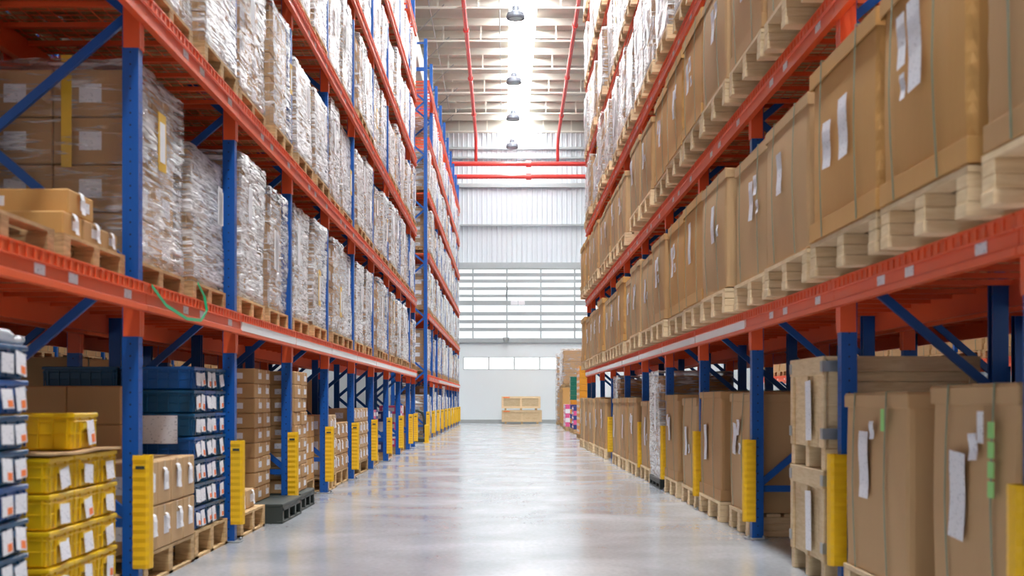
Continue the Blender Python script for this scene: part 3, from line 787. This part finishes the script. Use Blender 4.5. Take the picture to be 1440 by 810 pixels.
def packs(y0, n, rows, xf, w, h, mats, name, side=-1, ph=.16, z0=0, xd=.4):
    pallet(xf+side*.45, y0+n*w/2, z0, n*w+.06, .9, ph, side, f'wooden pallet under the {name}', 'wood')
    for c in range(n):
        for r_ in range(rows):
            mt = mats[(c+r_) % len(mats)]
            k = ('pack', w, h, mt)
            if k not in CM:
                b = MB(); b.cbox(-.2, .2, -w/2+.004, w/2-.004, 0, h-.004, .008, 0); b.box(.2, .203, -w*.3, w*.3, h*.3, h*.7, 1); b.box(-.13, .13, -w/2+.002, -w/2+.005, h*.3, h*.75, 1); CM[k] = b.mesh('retail_pack', [mt, 'paper'])
            nm = {'pink': 'pink', 'navy': 'navy blue', 'paper': 'white', 'kraft': 'brown', 'crate_green': 'green', 'crate_orange': 'orange-yellow', 'kraft_gold': 'golden-brown', 'kraft_pale':'pale brown', 'crate_blue': 'blue'}[mt]
            solo('goods_pack', CM[k], f'{nm} pack, {wd(r_)} up, {wd(c)} along, {name}', 'pack', (xf+side*.205, y0+w*(c+.5), z0+ph+.003+r_*h), 0 if side < 0 else math.pi, name)
packs(22.5, 3, 5, -2.36, .42, .17, ('navy', 'pink'), 'blue and pink packs past the fifth guard')
packs(25.0, 4, 4, -2.36, .42, .20, ('navy', 'crate_blue', 'paper'), 'blue packs past the sixth guard')
packs(28.0, 4, 5, -2.36, .42, .18, ('pink', 'paper'), 'pink and white packs past the seventh guard')
packs(30.6, 2, 4, -2.38, .5, .22, ('kraft',), 'brown packs at the rack end')
# far rack floor level: wrapped loads
for i in range(9):
    for c in range(2):
        sd += 1; y0 = YL2[i]+.08+c*1.33
        h = (1.35, 1.3, 1.7, 1.45, 1.3)[(i*2+c) % 5]
        pos = f'floor, {wd(i)} bay of the {RN["F"]}, {("nearer", "further")[c]} half'
        pallet(-2.30-.54, y0+.63, 0, 1.24, 1.08, .16, -1, f'pallet under load on {pos}', 'wood', 'pallets on the floor of the far rack')
        wrapped(-2.29, y0, y0+1.27, .163, h-.16, -1, f'white film-wrapped load on {pos}', 'wrapped loads on the floor of the far rack', False, sd)
# short yellow bollard and black hoop in the cross aisle
b = MB(); b.cbox(-.06, .06, -.06, .06, 0, .5, .012); b.cbox(-.09, .09, -.09, .09, 0, .015, .003)
solo('yellow_bollard', b.mesh('yellow_bollard', 'yellow'), 'short yellow post on the floor before the far rack', 'bollard', (-2.18, 35.4, 0))
b = MB(); pts = [(-.02, 0, 0), (-.03, 0, .45), (.02, 0, .75)] + [(.30-.28*math.cos(t), 0, .78+.12*math.sin(t)) for t in (.5, 1.0, 1.57, 2.1, 2.7)] + [(.62, 0, .6), (.62, 0, .25)]
b.tube([(x, 0, z) for x, y, z in pts], .045, 10)
b.cbox(-.1, .7, -.35, .35, 0, .12, .02)
solo('pallet_trolley', b.mesh('pallet_trolley', 'black'), 'black hooped trolley standing in the cross aisle gap by the yellow post', 'trolley', (-2.92, 36.3, 0))
# brown box stack in the cross aisle gap
for r_ in range(3):
    small_carton(-3.1, 38.0-2.0, .02+r_*.5, .9, .9, .49, -1, f'large brown carton stacked behind the trolley, {wd(r_)} from floor', 'cartons behind the trolley', 'kraft_dark', False, lab=0) if False else None

# ------------------------------------------------------------------ floor level, cardboard-box side
def floor_box(xf, y0, y1, h, style, label, seed, labels=None, ph=.2):
    pallet(xf+.525, (y0+y1)/2, 0, (y1-y0)-.03, 1.05, ph, 1, f'pallet under the {label}'[:95], 'skid')
    return bulk_box(xf, y0+.01, y1-.01, ph+.003, h-ph, 1, label, 'cardboard boxes on the floor', style, seed, 1.05, labels)
r = floor_box(2.10, 5.235, 6.36, 1.25, 'plain', 'large pale box with four green stickers by the first guard', 1001, [(.10, .55, .10, .40), (-.10, .78, .05, .12)])
for q in range(4):
    b = MB(); b.box(0, .003, -.035, .035, -.035, .035); link('green_sticker', b.mesh('green_sticker', 'sticker'), r, (.555, -(-.34), .86-q*.085))
b = MB(); b.box(0, .003, -.035, .035, -.07, .07); link('white_sticker', b.mesh('white_sticker', 'print'), r, (.556, -(-.22), .87))
r = floor_box(2.06, 6.56, 7.82, 1.22, 'plain', 'tall pale box with hanging sheet, before the wooden crates', 1002, [(.12, .62, .09, .38), (-.04, .82, .04, .1)])
b = MB(); b.box(0, .003, -.03, .03, -.06, .06); link('green_sticker', b.mesh('green_sticker', 'sticker'), r, (.556, .30, .88))
# two wooden crates one on the other
def wood_crate(x, yc, z, w, d, h, side, label, metal=True):
    r = thing('wooden_crate', label, 'wooden crate', (x+side*d/2, yc, z), 0 if side < 0 else math.pi, 'stacked wooden crates')
    b = MB(); n = 5; z0 = .14
    for i in range(n):                                   # plank walls
        y = -w/2+.03+(w-.06)*i/n; b.box(d/2-.03, d/2-.012, y+.002, y+(w-.06)/n-.002, z0, h-.02)
        b.box(-d/2+.012, -d/2+.03, y+.002, y+(w-.06)/n-.002, z0, h-.02)
    for i in range(4):
        za = z0+(h-z0-.02)*i/4
        for s in (-1, 1): b.box(-d/2+.03, d/2-.03, s*(w/2-.03)-.009, s*(w/2-.03)+.009, za+.002, za+(h-z0-.02)/4-.002)
    b.box(-d/2, d/2, -w/2, w/2, h-.02, h)
    link('plank_body', b.mesh('plank_body', 'pine'), r)
    b = MB()
    b.cbox(d/2-.012, d/2+.012, -w/2, w/2, h-.12, h, .003)
    for y in (-w/2, -.035, w/2-.07): b.cbox(d/2-.012, d/2+.008, y, y+.07, z0, h-.121, .003)
    for s in (-1, 1):
        b.cbox(-d/2, d/2-.02, s*(w/2-.008)-.012, s*(w/2-.008)+.012, h-.10, h-.02, .003); b.cbox(-d/2, -d/2+.07, s*(w/2-.008)-.012, s*(w/2-.008)+.012, z0, h-.1, .003)
    bf = link('batten_frame', b.mesh('batten_frame', 'pale_pine'), r)
    b = MB()
    for y in (-w/2, -.045, w/2-.09): b.cbox(-d/2, d/2, y, y+.09, 0, z0-.002, .004)
    link('bearers', b.mesh('bearers', 'pale_pine'), r)
    if metal:
        for zc in (h-.10, z0+.06):
            for s in (-1, 1):
                b = MB(); b.box(d/2-.16, d/2+.014, s*(w/2+.006), s*(w/2+.009), zc, zc+.07); b.box(d/2+.012, d/2+.015, s*(w/2+.009)-(.07 if s > 0 else 0), s*(w/2+.009)+(0 if s > 0 else .07), zc, zc+.07)
                link('corner_bracket', b.mesh('corner_bracket', 'steel'), bf)
    b = MB(); b.box(0, .003, -.075, .075, -.20, .20); o = link('label_sheet', b.mesh('label_sheet', 'print'), r, (d/2+.016, .1, h*.52)); o.rotation_euler = (.05, 0, 0)
    return r
wood_crate(2.05, 8.70, .0, .95, 1.0, .735, 1, 'lower pine crate of two, standing on the floor')
wood_crate(2.05, 8.70, .738, .95, 1.0, .735, 1, 'upper pine crate of two with metal corner brackets')
# long pine chest behind the front boxes
b = MB(); b.cbox(-.30, .30, -.9, .9, .1, 1.45, .006)
for y in (-.86, 0, .76): b.cbox(-.325, -.302, y, y+.1, .1, 1.45, .003)
for s in (-1, 1): b.cbox(-.3, .3, s*.912-.01, s*.912+.01, 1.25, 1.35, .003)
for y in (-.8, 0, .7): b.box(-.3, .3, y, y+.1, 0, .098)
solo('timber_case', b.mesh('timber_case', 'wood'), 'long dark timber case standing behind the two closest pale boxes', 'timber case', (3.53, 7.05, 0))
FB = [(2.11, 11.09, 12.10, 1.24, 'plain'), (2.08, 12.40, 13.78, 1.27, 'brown'), (2.08, 13.98, 15.15, 1.20, 'plain'), (2.07, 15.45, 16.70, 1.25, 'brown'), (2.06, 18.28, 19.58, 1.16, 'plain'), (2.02, 19.82, 21.16, 1.22, 'brown'), (2.0, 21.22, 22.52, 1.22, 'brown'),
      (2.0, 22.72, 24.05, 1.2, 'plain'), (1.98, 25.65, 26.95, 1.2, 'brown'), (1.97, 27.02, 28.32, 1.24, 'brown'), (1.94, 28.56, 29.85, 1.2, 'plain'), (1.92, 29.92, 31.24, 1.22, 'brown'), (1.90, 31.46, 32.85, 1.22, 'plain')]
FN = ['pale box behind the second blue post with its pallet', 'brown box with white sheets, before the third post', 'pale narrow box just past the third post', 'golden-brown box before the white wrapped stack',
      'pale box just past the white wrapped stack', 'brown box opening the sixth bay on the floor', 'brown box closing the sixth bay on the floor', 'pale box opening the seventh bay on the floor',
      'brown box opening the eighth bay on the floor', 'brown box closing the eighth bay on the floor', 'pale box opening the ninth bay on the floor', 'brown box closing the ninth bay on the floor', 'last pale box on the floor at the rack end']
for q, (xf, a, b_, h, s) in enumerate(FB): floor_box(xf, a, b_, h, s, FN[q], 1100+q)
pallet(2.04+.5, 17.55, 0, 1.2, 1.0, .14, 1, 'black plastic pallet under the white wrapped stack on the floor', 'plastic')
wrapped(2.04, 16.95, 18.15, .143, 1.45, 1, 'tall white film-wrapped stack between brown boxes on the floor', None, False, 904, 1.0)
for o in COL.objects:
    if o.get('label', '').startswith('tall white film-wrapped stack between'):
        for ch in o.children:
            if ch.name.startswith('stretch_film'): ch.data = FILM[1]
pallet(2.12+.5, 24.78, 0, 1.2, 1.0, .16, 1, 'pallet under the small white-wrapped load before the eighth post', 'wood')
wrapped(2.12, 24.18, 25.40, .163, 1.5, 1, 'white-wrapped load on the floor between brown boxes, before the eighth post', None, False, 909, 1.0)

# ------------------------------------------------------------------ rows behind (back-to-back racks) and the rack across the next aisle
def rear_row(x, ys, zs, side, nm, ks):
    # faces away: front at x, depth outward
    for i in ks:
        upright(x, ys[i], side, f'blue upright of the {nm}, {wd(i)} from the camera end', f'uprights of the {nm}')
        if i+1 < len(ys) and i < max(ks):
            for j in (0, 1, 2):
                if visible(min(x, x+side), max(x, x+side), ys[i], ys[i+1], zs[j], zs[j]+.2, 30):
                    shelf(x, ys[i], zs[j], ys[i+1]-ys[i], side, f'orange shelf of the {nm}, {wd(j)} level, {wd(i)} bay', f'shelves of the {nm}')
rear_row(XL-FD-.25, YL, ZL, -1, 'row behind the wrapped-goods rack', range(0, 8))
rear_row(XR+FD+.25, YR, ZR, 1, 'row behind the cardboard-box rack', range(0, 8))
sd = 2000
for (x, ys, zs, side, nm, ks) in ((XL-FD-.27, YL, ZL, -1, 'row behind the wrapped-goods rack', range(1, 7)), (XR+FD+.27, YR, ZR, 1, 'row behind the cardboard-box rack', range(0, 7))):
    for i in ks:
        for c in range(2):
            for j in (-1, 0):
                sd += 1; rr = random.Random(sd); L = ys[i+1]-ys[i]; y0 = ys[i]+.08+c*(L-.16)/2
                if j == -1 and side < 0 and i < 2: continue
                z = (0 if j < 0 else zs[j]+BH+.007); h = 1.3
                if side < 0 and j == -1: h = rr.choice((1.3, 1.55))
                if not visible(min(x, x+side), max(x, x+side), y0, y0+1.2, z, z+h, 20): continue
                pos = f'{"floor" if j < 0 else wd(j)+" shelf"}, {wd(i)} bay of the {nm}, {("nearer", "further")[c]} half'
                pallet(x+side*.55, y0+.64, z, 1.26, 1.05, .16, side, f'pallet, {pos}', 'wood', f'pallets in the {nm}')
                bulk_box(x+side*.03, y0+.02, y0+1.26, z+.163, h-.16, side, f'brown box, {pos}', f'boxes in the {nm}', 'brown', sd, 1.02, [])
# rack across the next aisle, glimpsed above the yellow crates
for sx_, nmx in ((-8.4, 'next aisle behind the wrapped goods'), (8.4, 'next aisle behind the cardboard boxes')):
    sg = -1 if sx_ < 0 else 1; short = 'aisle behind the wrapped goods' if sg < 0 else 'aisle behind the cardboard boxes'
    for i in range(0, 12):
        y = 10.0+2.8*i
        if not visible(min(sx_, sx_+sg), max(sx_, sx_+sg), y, y+2.8, 0, 3, 30): continue
        upright(sx_, y, sg, f'blue upright across the {short}, {wd(i)} along', f'uprights across the {short}')
        for j in (0, 1): shelf(sx_, y, ZL[j], 2.8, sg, f'orange shelf across the {short}, {wd(j)} level, {wd(i)} bay', f'shelves across the {short}')
        for c in range(2):
            ps = f'across the {short}, {("nearer", "further")[c]} half, {wd(i)} bay'
            for j in (0, 1):
                pallet(sx_+sg*.54, y+.75+c*1.3, ZL[j]+BH+.007, 1.2, 1.08, .16, sg, f'pale pallet {ps}, {wd(j)} shelf', 'skid', 'pallets '+short)
                if i > 3 or j: bulk_box(sx_+sg*.02, y+.15+c*1.3, y+1.35+c*1.3, ZL[j]+BH+.007+.163, 1.1, sg, f'brown box {ps}, {wd(j)} shelf', 'boxes '+short, 'brown', 4000+i*4+c, 1.0, [])
            if (i+c) % 3 == 0: crate(sx_+sg*.5, y+.75+c*1.3, .0, 1.1, .9, 1.1, 'crate_yellow', sg, f'big yellow bin {ps}', 'yellow bins '+short, ())
            else: bulk_box(sx_+sg*.02, y+.15+c*1.3, y+1.35+c*1.3, 0, 1.3, sg, f'brown box on floor {ps}', 'floor boxes '+short, 'brown', 4100+i*4+c, 1.0, [])

# ------------------------------------------------------------------ goods on the floor beyond the cardboard-box rack
def fstack(xf, y0, n, rows, w, h, mats, name, ph=.16): packs(y0, n, rows, xf, w, h, mats, name, 1, ph)
fstack(2.20, 38.2, 3, 11, .5, .185, ('crate_orange',), 'orange-yellow crate tower past the box rack')
fstack(2.35, 44.3, 3, 5, .42, .16, ('navy', 'pink'), 'navy and pink packs beyond the box rack')
fstack(2.27, 48.6, 4, 5, .42, .17, ('pink', 'paper'), 'pink packs near the end wall')
pallet(2.36+.5, 46.8, 0, 1.3, 1.0, .16, 1, 'pallet under the green crate tower', 'wood')
for r_ in range(11):
    crate(2.36+.3, 46.8, .163+r_*.17, .6, .6, .168, 'crate_green' if r_ > 5 else ('crate_orange' if r_ % 2 else 'navy'), 1, f'crate of the green-topped tower, {wd(r_)} from floor', 'green-topped crate tower', ((0, 0),), dots=False)
for q, (y, xf, h, z) in enumerate(((55.3, 2.45, 1.55, 0), (58.2, 2.5, 1.5, 0))):
    pallet(xf+.55, y+.65, 0, 1.25, 1.1, .16, 1, f'pallet under the brown stacks by the end wall, {("nearer", "further")[q]} one', 'wood')
    bulk_box(xf, y, y+1.3, .163, h, 1, f'tall tan box in front of the end wall, {("nearer", "further")[q]} one', 'tan boxes by the end wall', 'lid', 3000+q, 1.1, [])
    pallet(xf+.55, y+.65, .163+h+.01+.012, 1.25, 1.1, .12, 1, f'pallet between upper and lower brown stacks by the end wall, {("nearer", "further")[q]} one', 'wood')
    wrapped(xf, y, y+1.3, .163+h+.025+.12, 1.55, 1, f'upper film-wrapped brown stack by the end wall, {("nearer", "further")[q]} one', 'upper wrapped stacks by the end wall', False, 3010+q, 1.1)
pallet(2.45+.5, 61.7, 0, 1.1, 1.0, .12, 1, 'pallet under the tall white wrapped roll', 'wood')
wrapped(2.42, 61.15, 62.25, .123, 3.3, 1, 'very tall white wrapped roll stack next to the end wall', None, False, 3021, 1.0)
# two flat pine crates against the end wall
def flat_crate(x, y, z, w, d, h, label):
    r = thing('wooden_chest', label, 'wooden crate', (x, y, z), 0, 'flat pine crates at the end wall')
    b = MB(); b.cbox(-w/2+.02, w/2-.02, -d/2+.02, d/2-.02, .09, h-.02, .004); link('panel_body', b.mesh('panel_body', 'pine'), r)
    b = MB()
    for zz in (.09, h-.1): b.cbox(-w/2, w/2, -d/2-.005, -d/2+.02, zz, zz+.10, .003); b.cbox(-w/2, w/2, d/2-.02, d/2+.005, zz, zz+.10, .003)
    for xx in (-w/2, -.05, w/2-.10): b.cbox(xx, xx+.10, -d/2-.004, -d/2+.02, .19, h-.1, .003)
    for s in (-1, 1): b.cbox(s*(w/2-.012)-.013, s*(w/2-.012)+.013, -d/2, d/2, h-.1, h, .003)
    link('batten_frame', b.mesh('batten_frame', 'pale_pine'), r)
    b = MB()
    for xx in (-w/2+.15, -.04, w/2-.25): b.cbox(xx, xx+.09, -d/2, d/2, 0, .089, .003)
    link('bearers', b.mesh('bearers', 'wood'), r)
    b = MB(); b.box(-w/2+.08, -w/2+.4, -d/2-.009, -d/2-.006, h-.085, h-.03); link('red_marking', b.mesh('red_marking', 'dot'), r)
    return r
flat_crate(.80, 63.7, 0, 1.98, 1.1, .67, 'lower flat pine crate standing on the floor at the end wall')
flat_crate(.76, 63.7, .673, 1.92, 1.1, .68, 'upper flat pine crate lying on the other at the end wall')

o = solo('distant_pallets', FAR.mesh('distant_pallets', 'wood'), 'many small far-off wooden pallets in the far end rack and next aisles', 'pallets'); o['kind'] = 'stuff'
# ------------------------------------------------------------------ building shell
YW = 65.5; HW = 14.84
b = MB(); b.box(-16, 16, -6, YW+.2, -.2, 0); struct('floor', b.mesh('floor', 'floor'))
def wall_seg(bb, x0, x1, z0, z1): bb.box(x0, x1, YW, YW+.2, z0, z1)
W0, W1, WX0, WX1 = 2.72, 3.38, -2.16, 4.35
b = MB(); wall_seg(b, -16, 16, 0, W0); wall_seg(b, -16, 16, W1, 4.10); wall_seg(b, -16, WX0, W0, W1); wall_seg(b, WX1, 16, W0, W1)
wall_far = struct('wall_far', b.mesh('wall_far', 'wall'))
for i in range(5):
    x0 = WX0+i*1.302
    b = MB(); b.box(x0, x0+.03, YW-.01, YW+.05, W0, W1); b.box(x0+1.27, x0+1.302, YW-.01, YW+.05, W0, W1); b.box(x0+.03, x0+1.27, YW-.01, YW+.05, W0, W0+.03); b.box(x0+.03, x0+1.27, YW-.01, YW+.05, W1-.03, W1)
    w_ = struct(f'window_{i+1}', b.mesh('window', 'girt')); b = MB(); b.box(x0+.03, x0+1.27, YW+.05, YW+.07, W0+.03, W1-.03); link('window_pane', b.mesh('window_pane', 'pane'), w_)
# translucent band with its rails
b = MB(); b.box(-16, 16, YW+.12, YW+.16, 4.3, 7.85); struct('window_6', b.mesh('window_band', 'louvre'))
b = MB(); b.cbox(-16, 16, YW-.12, YW+.1, 4.10, 4.34, .01)
for z, h in ((4.70, .17), (5.10, .17), (5.50, .18), (6.02, .24), (6.44, .13), (6.80, .16), (7.18, .16), (7.50, .17)): b.cbox(-16, 16, YW-.03, YW+.1, z, z+h, .01)
b.cbox(-16, 16, YW-.15, YW+.1, 7.88, 8.20, .01); struct('trim_1', b.mesh('wall_rails', 'girt'))
b = MB()
for k in range(-8, 9): x = -1.68+.01+k*1.735; b.cbox(x-.035, x+.035, YW-.09, YW+.1, 4.34, 7.88, .005)
struct('trim_2', b.mesh('wall_mullions', 'girt'))
# ribbed sheet above
b = MB(); P = .252; n = int(32/P)
prof = []
for i in range(n): 
    x = -16+i*P; prof += [(x, YW+.05), (x+.16, YW+.05), (x+.185, YW+.0), (x+.225, YW+.0)]
for (xa, ya), (xb, yb) in zip(prof, prof[1:]): b.face([(xa, ya, 8.2), (xb, yb, 8.2), (xb, yb, HW), (xa, ya, HW)])
b.box(-16, 16, YW+.1, YW+.2, 8.2, HW); struct('wall_far_upper', b.mesh('wall_far_upper', 'sheet'))
b = MB()
for z, h in ((10.06, .10), (12.03, .22), (13.5, .10), (13.98, .12)): b.cbox(-16, 16, YW-.16, YW-.02, z, z+h, .01)
struct('trim_3', b.mesh('girts', 'girt'))
b = MB(); b.box(-16, 16, YW-.06, YW-.02, 0, .17); struct('baseboard_far', b.mesh('baseboard', 'grey'))
b = MB(); b.box(-16.2, -16, -6, YW+.2, 0, 16.6); struct('wall_left', b.mesh('wall_left', 'side_wall'))
b = MB(); b.box(16, 16.2, -6, YW+.2, 0, 16.6); struct('wall_right', b.mesh('wall_right', 'side_wall'))
# roof: lining, skylight strip, added side fill strips, purlins, trusses
ZRF = 15.85
strips = ((.13, 1.17, -6), (-8.75, -8.5, 36), (8.5, 8.75, 36))  # outer pair: added glowing strips, out of view, to brighten the far wall
b = MB()
for a, c, y0 in ((-8.5, .13, -6), (1.17, 8.5, -6), (-16, -8.75, -6), (8.75, 16, -6)): b.box(a, c, y0, YW+.2, ZRF, ZRF+.15)
for a, c in ((-8.75, -8.5), (8.5, 8.75)): b.box(a, c, -6, 36, ZRF, ZRF+.15)
b.box(-16, 16, YW-.0, YW+.2, HW, ZRF); struct('ceiling', b.mesh('ceiling', 'roof'))
for q, (a, c, ya) in enumerate(strips):
    b = MB(); b.box(a, c, ya, YW, ZRF+.05, ZRF+.1); struct(f'window_{7+q}', b.mesh('skylight_and_fill_strip', 'skylight'))  # first is the aisle skylight, the other two are added fill light
b = MB(); tys = [YW-.3-4.12*i for i in range(16)]
for y in tys:
    b.box(-16, 16, y-1.98-.04, y-1.98+.04, ZRF-.30, ZRF-.002)
struct('trim_4', b.mesh('purlins', 'cream'))
for q, y in enumerate(tys[:9]):
    r = thing('roof_truss', f'cream steel roof truss, {wd(q)} out from the end wall', 'roof truss', (0, y, HW), 0, 'cream roof trusses')
    b = MB(); b.cbox(-16, 16, -.05, .05, .58, .86, .01); link('top_chord', b.mesh('top_chord', 'cream'), r)
    b = MB(); b.cbox(-16, 16, -.035, .035, -.03, .04, .008); link('bottom_chord', b.mesh('bottom_chord', 'cream'), r)
    for k in range(-8, 10):
        x = -2.37+1.43*k+.0
        if abs(x-.5) > .6:
            b = MB(); b.box(x-.028, x+.028, -.02, .02, .04, .58); link('vertical_strut', b.mesh('strut', 'cream'), r)
# grey diagonal sway rods and the tie rod along the roof
for q in range(7):
    y = tys[q]
    b = MB(); b.tube([(-3.6, y-.1, HW+.02), (-2.2, y-2.9, HW+.5)], .022, 6)
    solo('sway_rod', b.mesh('sway_rod', 'grey'), f'grey diagonal sway rod at roof truss, {wd(q)} out from end wall', 'sway rod', group='grey sway rods')
for q, x in enumerate((-.22, -2.75)):
    b = MB(); b.tube([(x, 12, HW+.06+.45), (x, YW-.4, HW+.06+.45)], .02, 6); solo('tie_rod', b.mesh('tie_rod', 'grey'), ('thin tie rod under the roof beside the skylight strip', 'thin tie rod under the roof above the wrapped-goods side')[q], 'tie rod')
# cream duct above the wrapped-goods rack
b = MB(); b.cbox(-4.3, -3.25, 28, 64.5, 13.75, 14.7, .02); solo('air_duct', b.mesh('air_duct', 'cream'), 'boxy cream duct under the roof above the wrapped-goods rack', 'duct')
# red sprinkler pipes
def pipe(pts, r_, label, couplings=()):
    t = thing('sprinkler_pipe', label, 'pipe'); b = MB(); b.tube(pts, r_, 12); link('pipe_run', b.mesh('pipe_run', 'red_pipe', True), t)
    for (p, q) in couplings:
        b = MB(); b.tube([p, q], r_*1.5, 12); link('coupling', b.mesh('coupling', 'red_pipe'), t)
    return t
def zl(y): return CH+13.75-.9*(y-43)/19.5
def zr_(y): return CH+14.0-1.3*(y-43)/19.5
for (x, fz, nm) in ((-1.45, zl, 'on the wrapped-goods side'), (2.55, zr_, 'on the cardboard-box side')):
    pipe([(x, 24, fz(43)+.1), (x, 43, fz(43)), (x, 62.0, fz(62.0)), (x, 62.6, fz(62.6)-.25), (x, 62.6, 12.85)], .075, f'red sprinkler pipe running under the roof then down, {nm}',
         [((x, y-.08, fz(y)), (x, y+.08, fz(y+.1))) for y in (47.0, 53.0, 58.5)])
for q, z in enumerate((12.72, 12.10)):
    pipe([(-6, 62.6, z), (6, 62.6, z)], .11, ('upper', 'lower')[q]+' horizontal red pipe crossing before the end wall', [((1.0, 62.6, z), (1.25, 62.6, z))])
# high bay lamps
for q, y in enumerate((39.6, 47.7, 53.9, 59.9, 66)):
    if y > 64: break
    z = CH+11.8; r = thing('pendant_lamp', f'grey round high-bay lamp under the skylight, {wd(q)} from the camera', 'lamp', (.31+q*.0, y, z), 0, 'high-bay lamps')
    b = MB(); b.lathe([(.03, .40), (.10, .37), (.13, .22), (.26, .16), (.29, .04), (.28, -.02), (.25, -.03), (.25, .0), (.0001, .01)], 24); link('lamp_housing', b.mesh('lamp_housing', 'lamp'), r)
    b = MB(); b.lathe([(.20, -.012), (.20, -.004), (.0001, -.002)], 24); link('lamp_lens', b.mesh('lamp_lens', 'steel'), r)
    b = MB(); b.tube([(0, 0, .40), (0, 0, ZRF-z-.02)], .008, 6); link('suspension_wire', b.mesh('suspension_wire', 'grey'), r)
# emergency light and dome camera on the end wall
b = MB(); b.cbox(-.36, .0, -.05, .05, -.11, .11, .02); b.cbox(.02, .36, -.05, .05, -.11, .11, .02); solo('emergency_light', b.mesh('emergency_light', 'paper'), 'white twin emergency light fixed on the translucent band', 'light', (.62, YW-.22, 6.13))
b = MB(); b.lathe([(.16, .12), (.16, .04), (.14, -.02), (.10, -.09), (.03, -.13)], 16); solo('dome_camera', b.mesh('dome_camera', 'grey'), 'small round dome camera under the translucent band', 'camera', (.02, YW-.3, 4.24))
b = MB(); b.tube([(.05, YW-.2, 7.0), (.10, YW-.2, 6.85), (.04, YW-.2, 6.6), (.05, YW-.2, 6.3)], .02, 6); solo('hanging_cable', b.mesh('hanging_cable', 'black'), 'short dark cable hanging on the translucent band', 'cable')
# green loose strap hanging on the first shelf edge
b = MB(); pts = [(-2.197, 7.95+.0, 1.90), (-2.187, 8.25, 1.80), (-2.177, 8.75, 1.745), (-2.177, 9.15, 1.76), (-2.182, 9.35, 1.84), (-2.197, 9.33, 1.95), (-2.212, 9.2, 2.03)]
for p, q in zip(pts, pts[1:]): b.bar(p, q, .004, .022, up=(0, 0, 1))
solo('loose_strap', b.mesh('loose_strap', 'strap_bright'), 'loose bright green strap drooping over the first shelf edge', 'strap')

# ------------------------------------------------------------------ light, camera
w = bpy.data.worlds.new('world'); S.world = w; w.use_nodes = True
bg = w.node_tree.nodes['Background']; bg.inputs[0].default_value = (1.0, .97, .93, 1); bg.inputs[1].default_value = .38
cd = bpy.data.cameras.new('camera'); cam = bpy.data.objects.new('camera', cd); COL.objects.link(cam); S.camera = cam
cam.location = (0, 0, CH); cam.rotation_euler = (math.pi/2, 0, 0)
cd.sensor_width = 36; cd.lens = 36*F/1440; cd.shift_x = (720-VX)/1440; cd.shift_y = (VY-405)/1440
cd.clip_end = 300; cd.dof.use_dof = True; cd.dof.focus_distance = 24; cd.dof.aperture_fstop = .045/.017
S.view_settings.view_transform = 'Standard'; S.view_settings.look = 'None'; S.view_settings.gamma = 1; S.view_settings.exposure = 0.5
try: S.view_settings.use_curve_mapping = False
except Exception: pass
cy = S.cycles; cy.use_denoising = True
try: cy.denoiser = 'OPENIMAGEDENOISE'
except Exception: pass
cy.max_bounces = 7; cy.diffuse_bounces = 4; cy.glossy_bounces = 3; cy.transparent_max_bounces = 8; cy.sample_clamp_indirect = 6; cy.caustics_reflective = False; cy.caustics_refractive = False
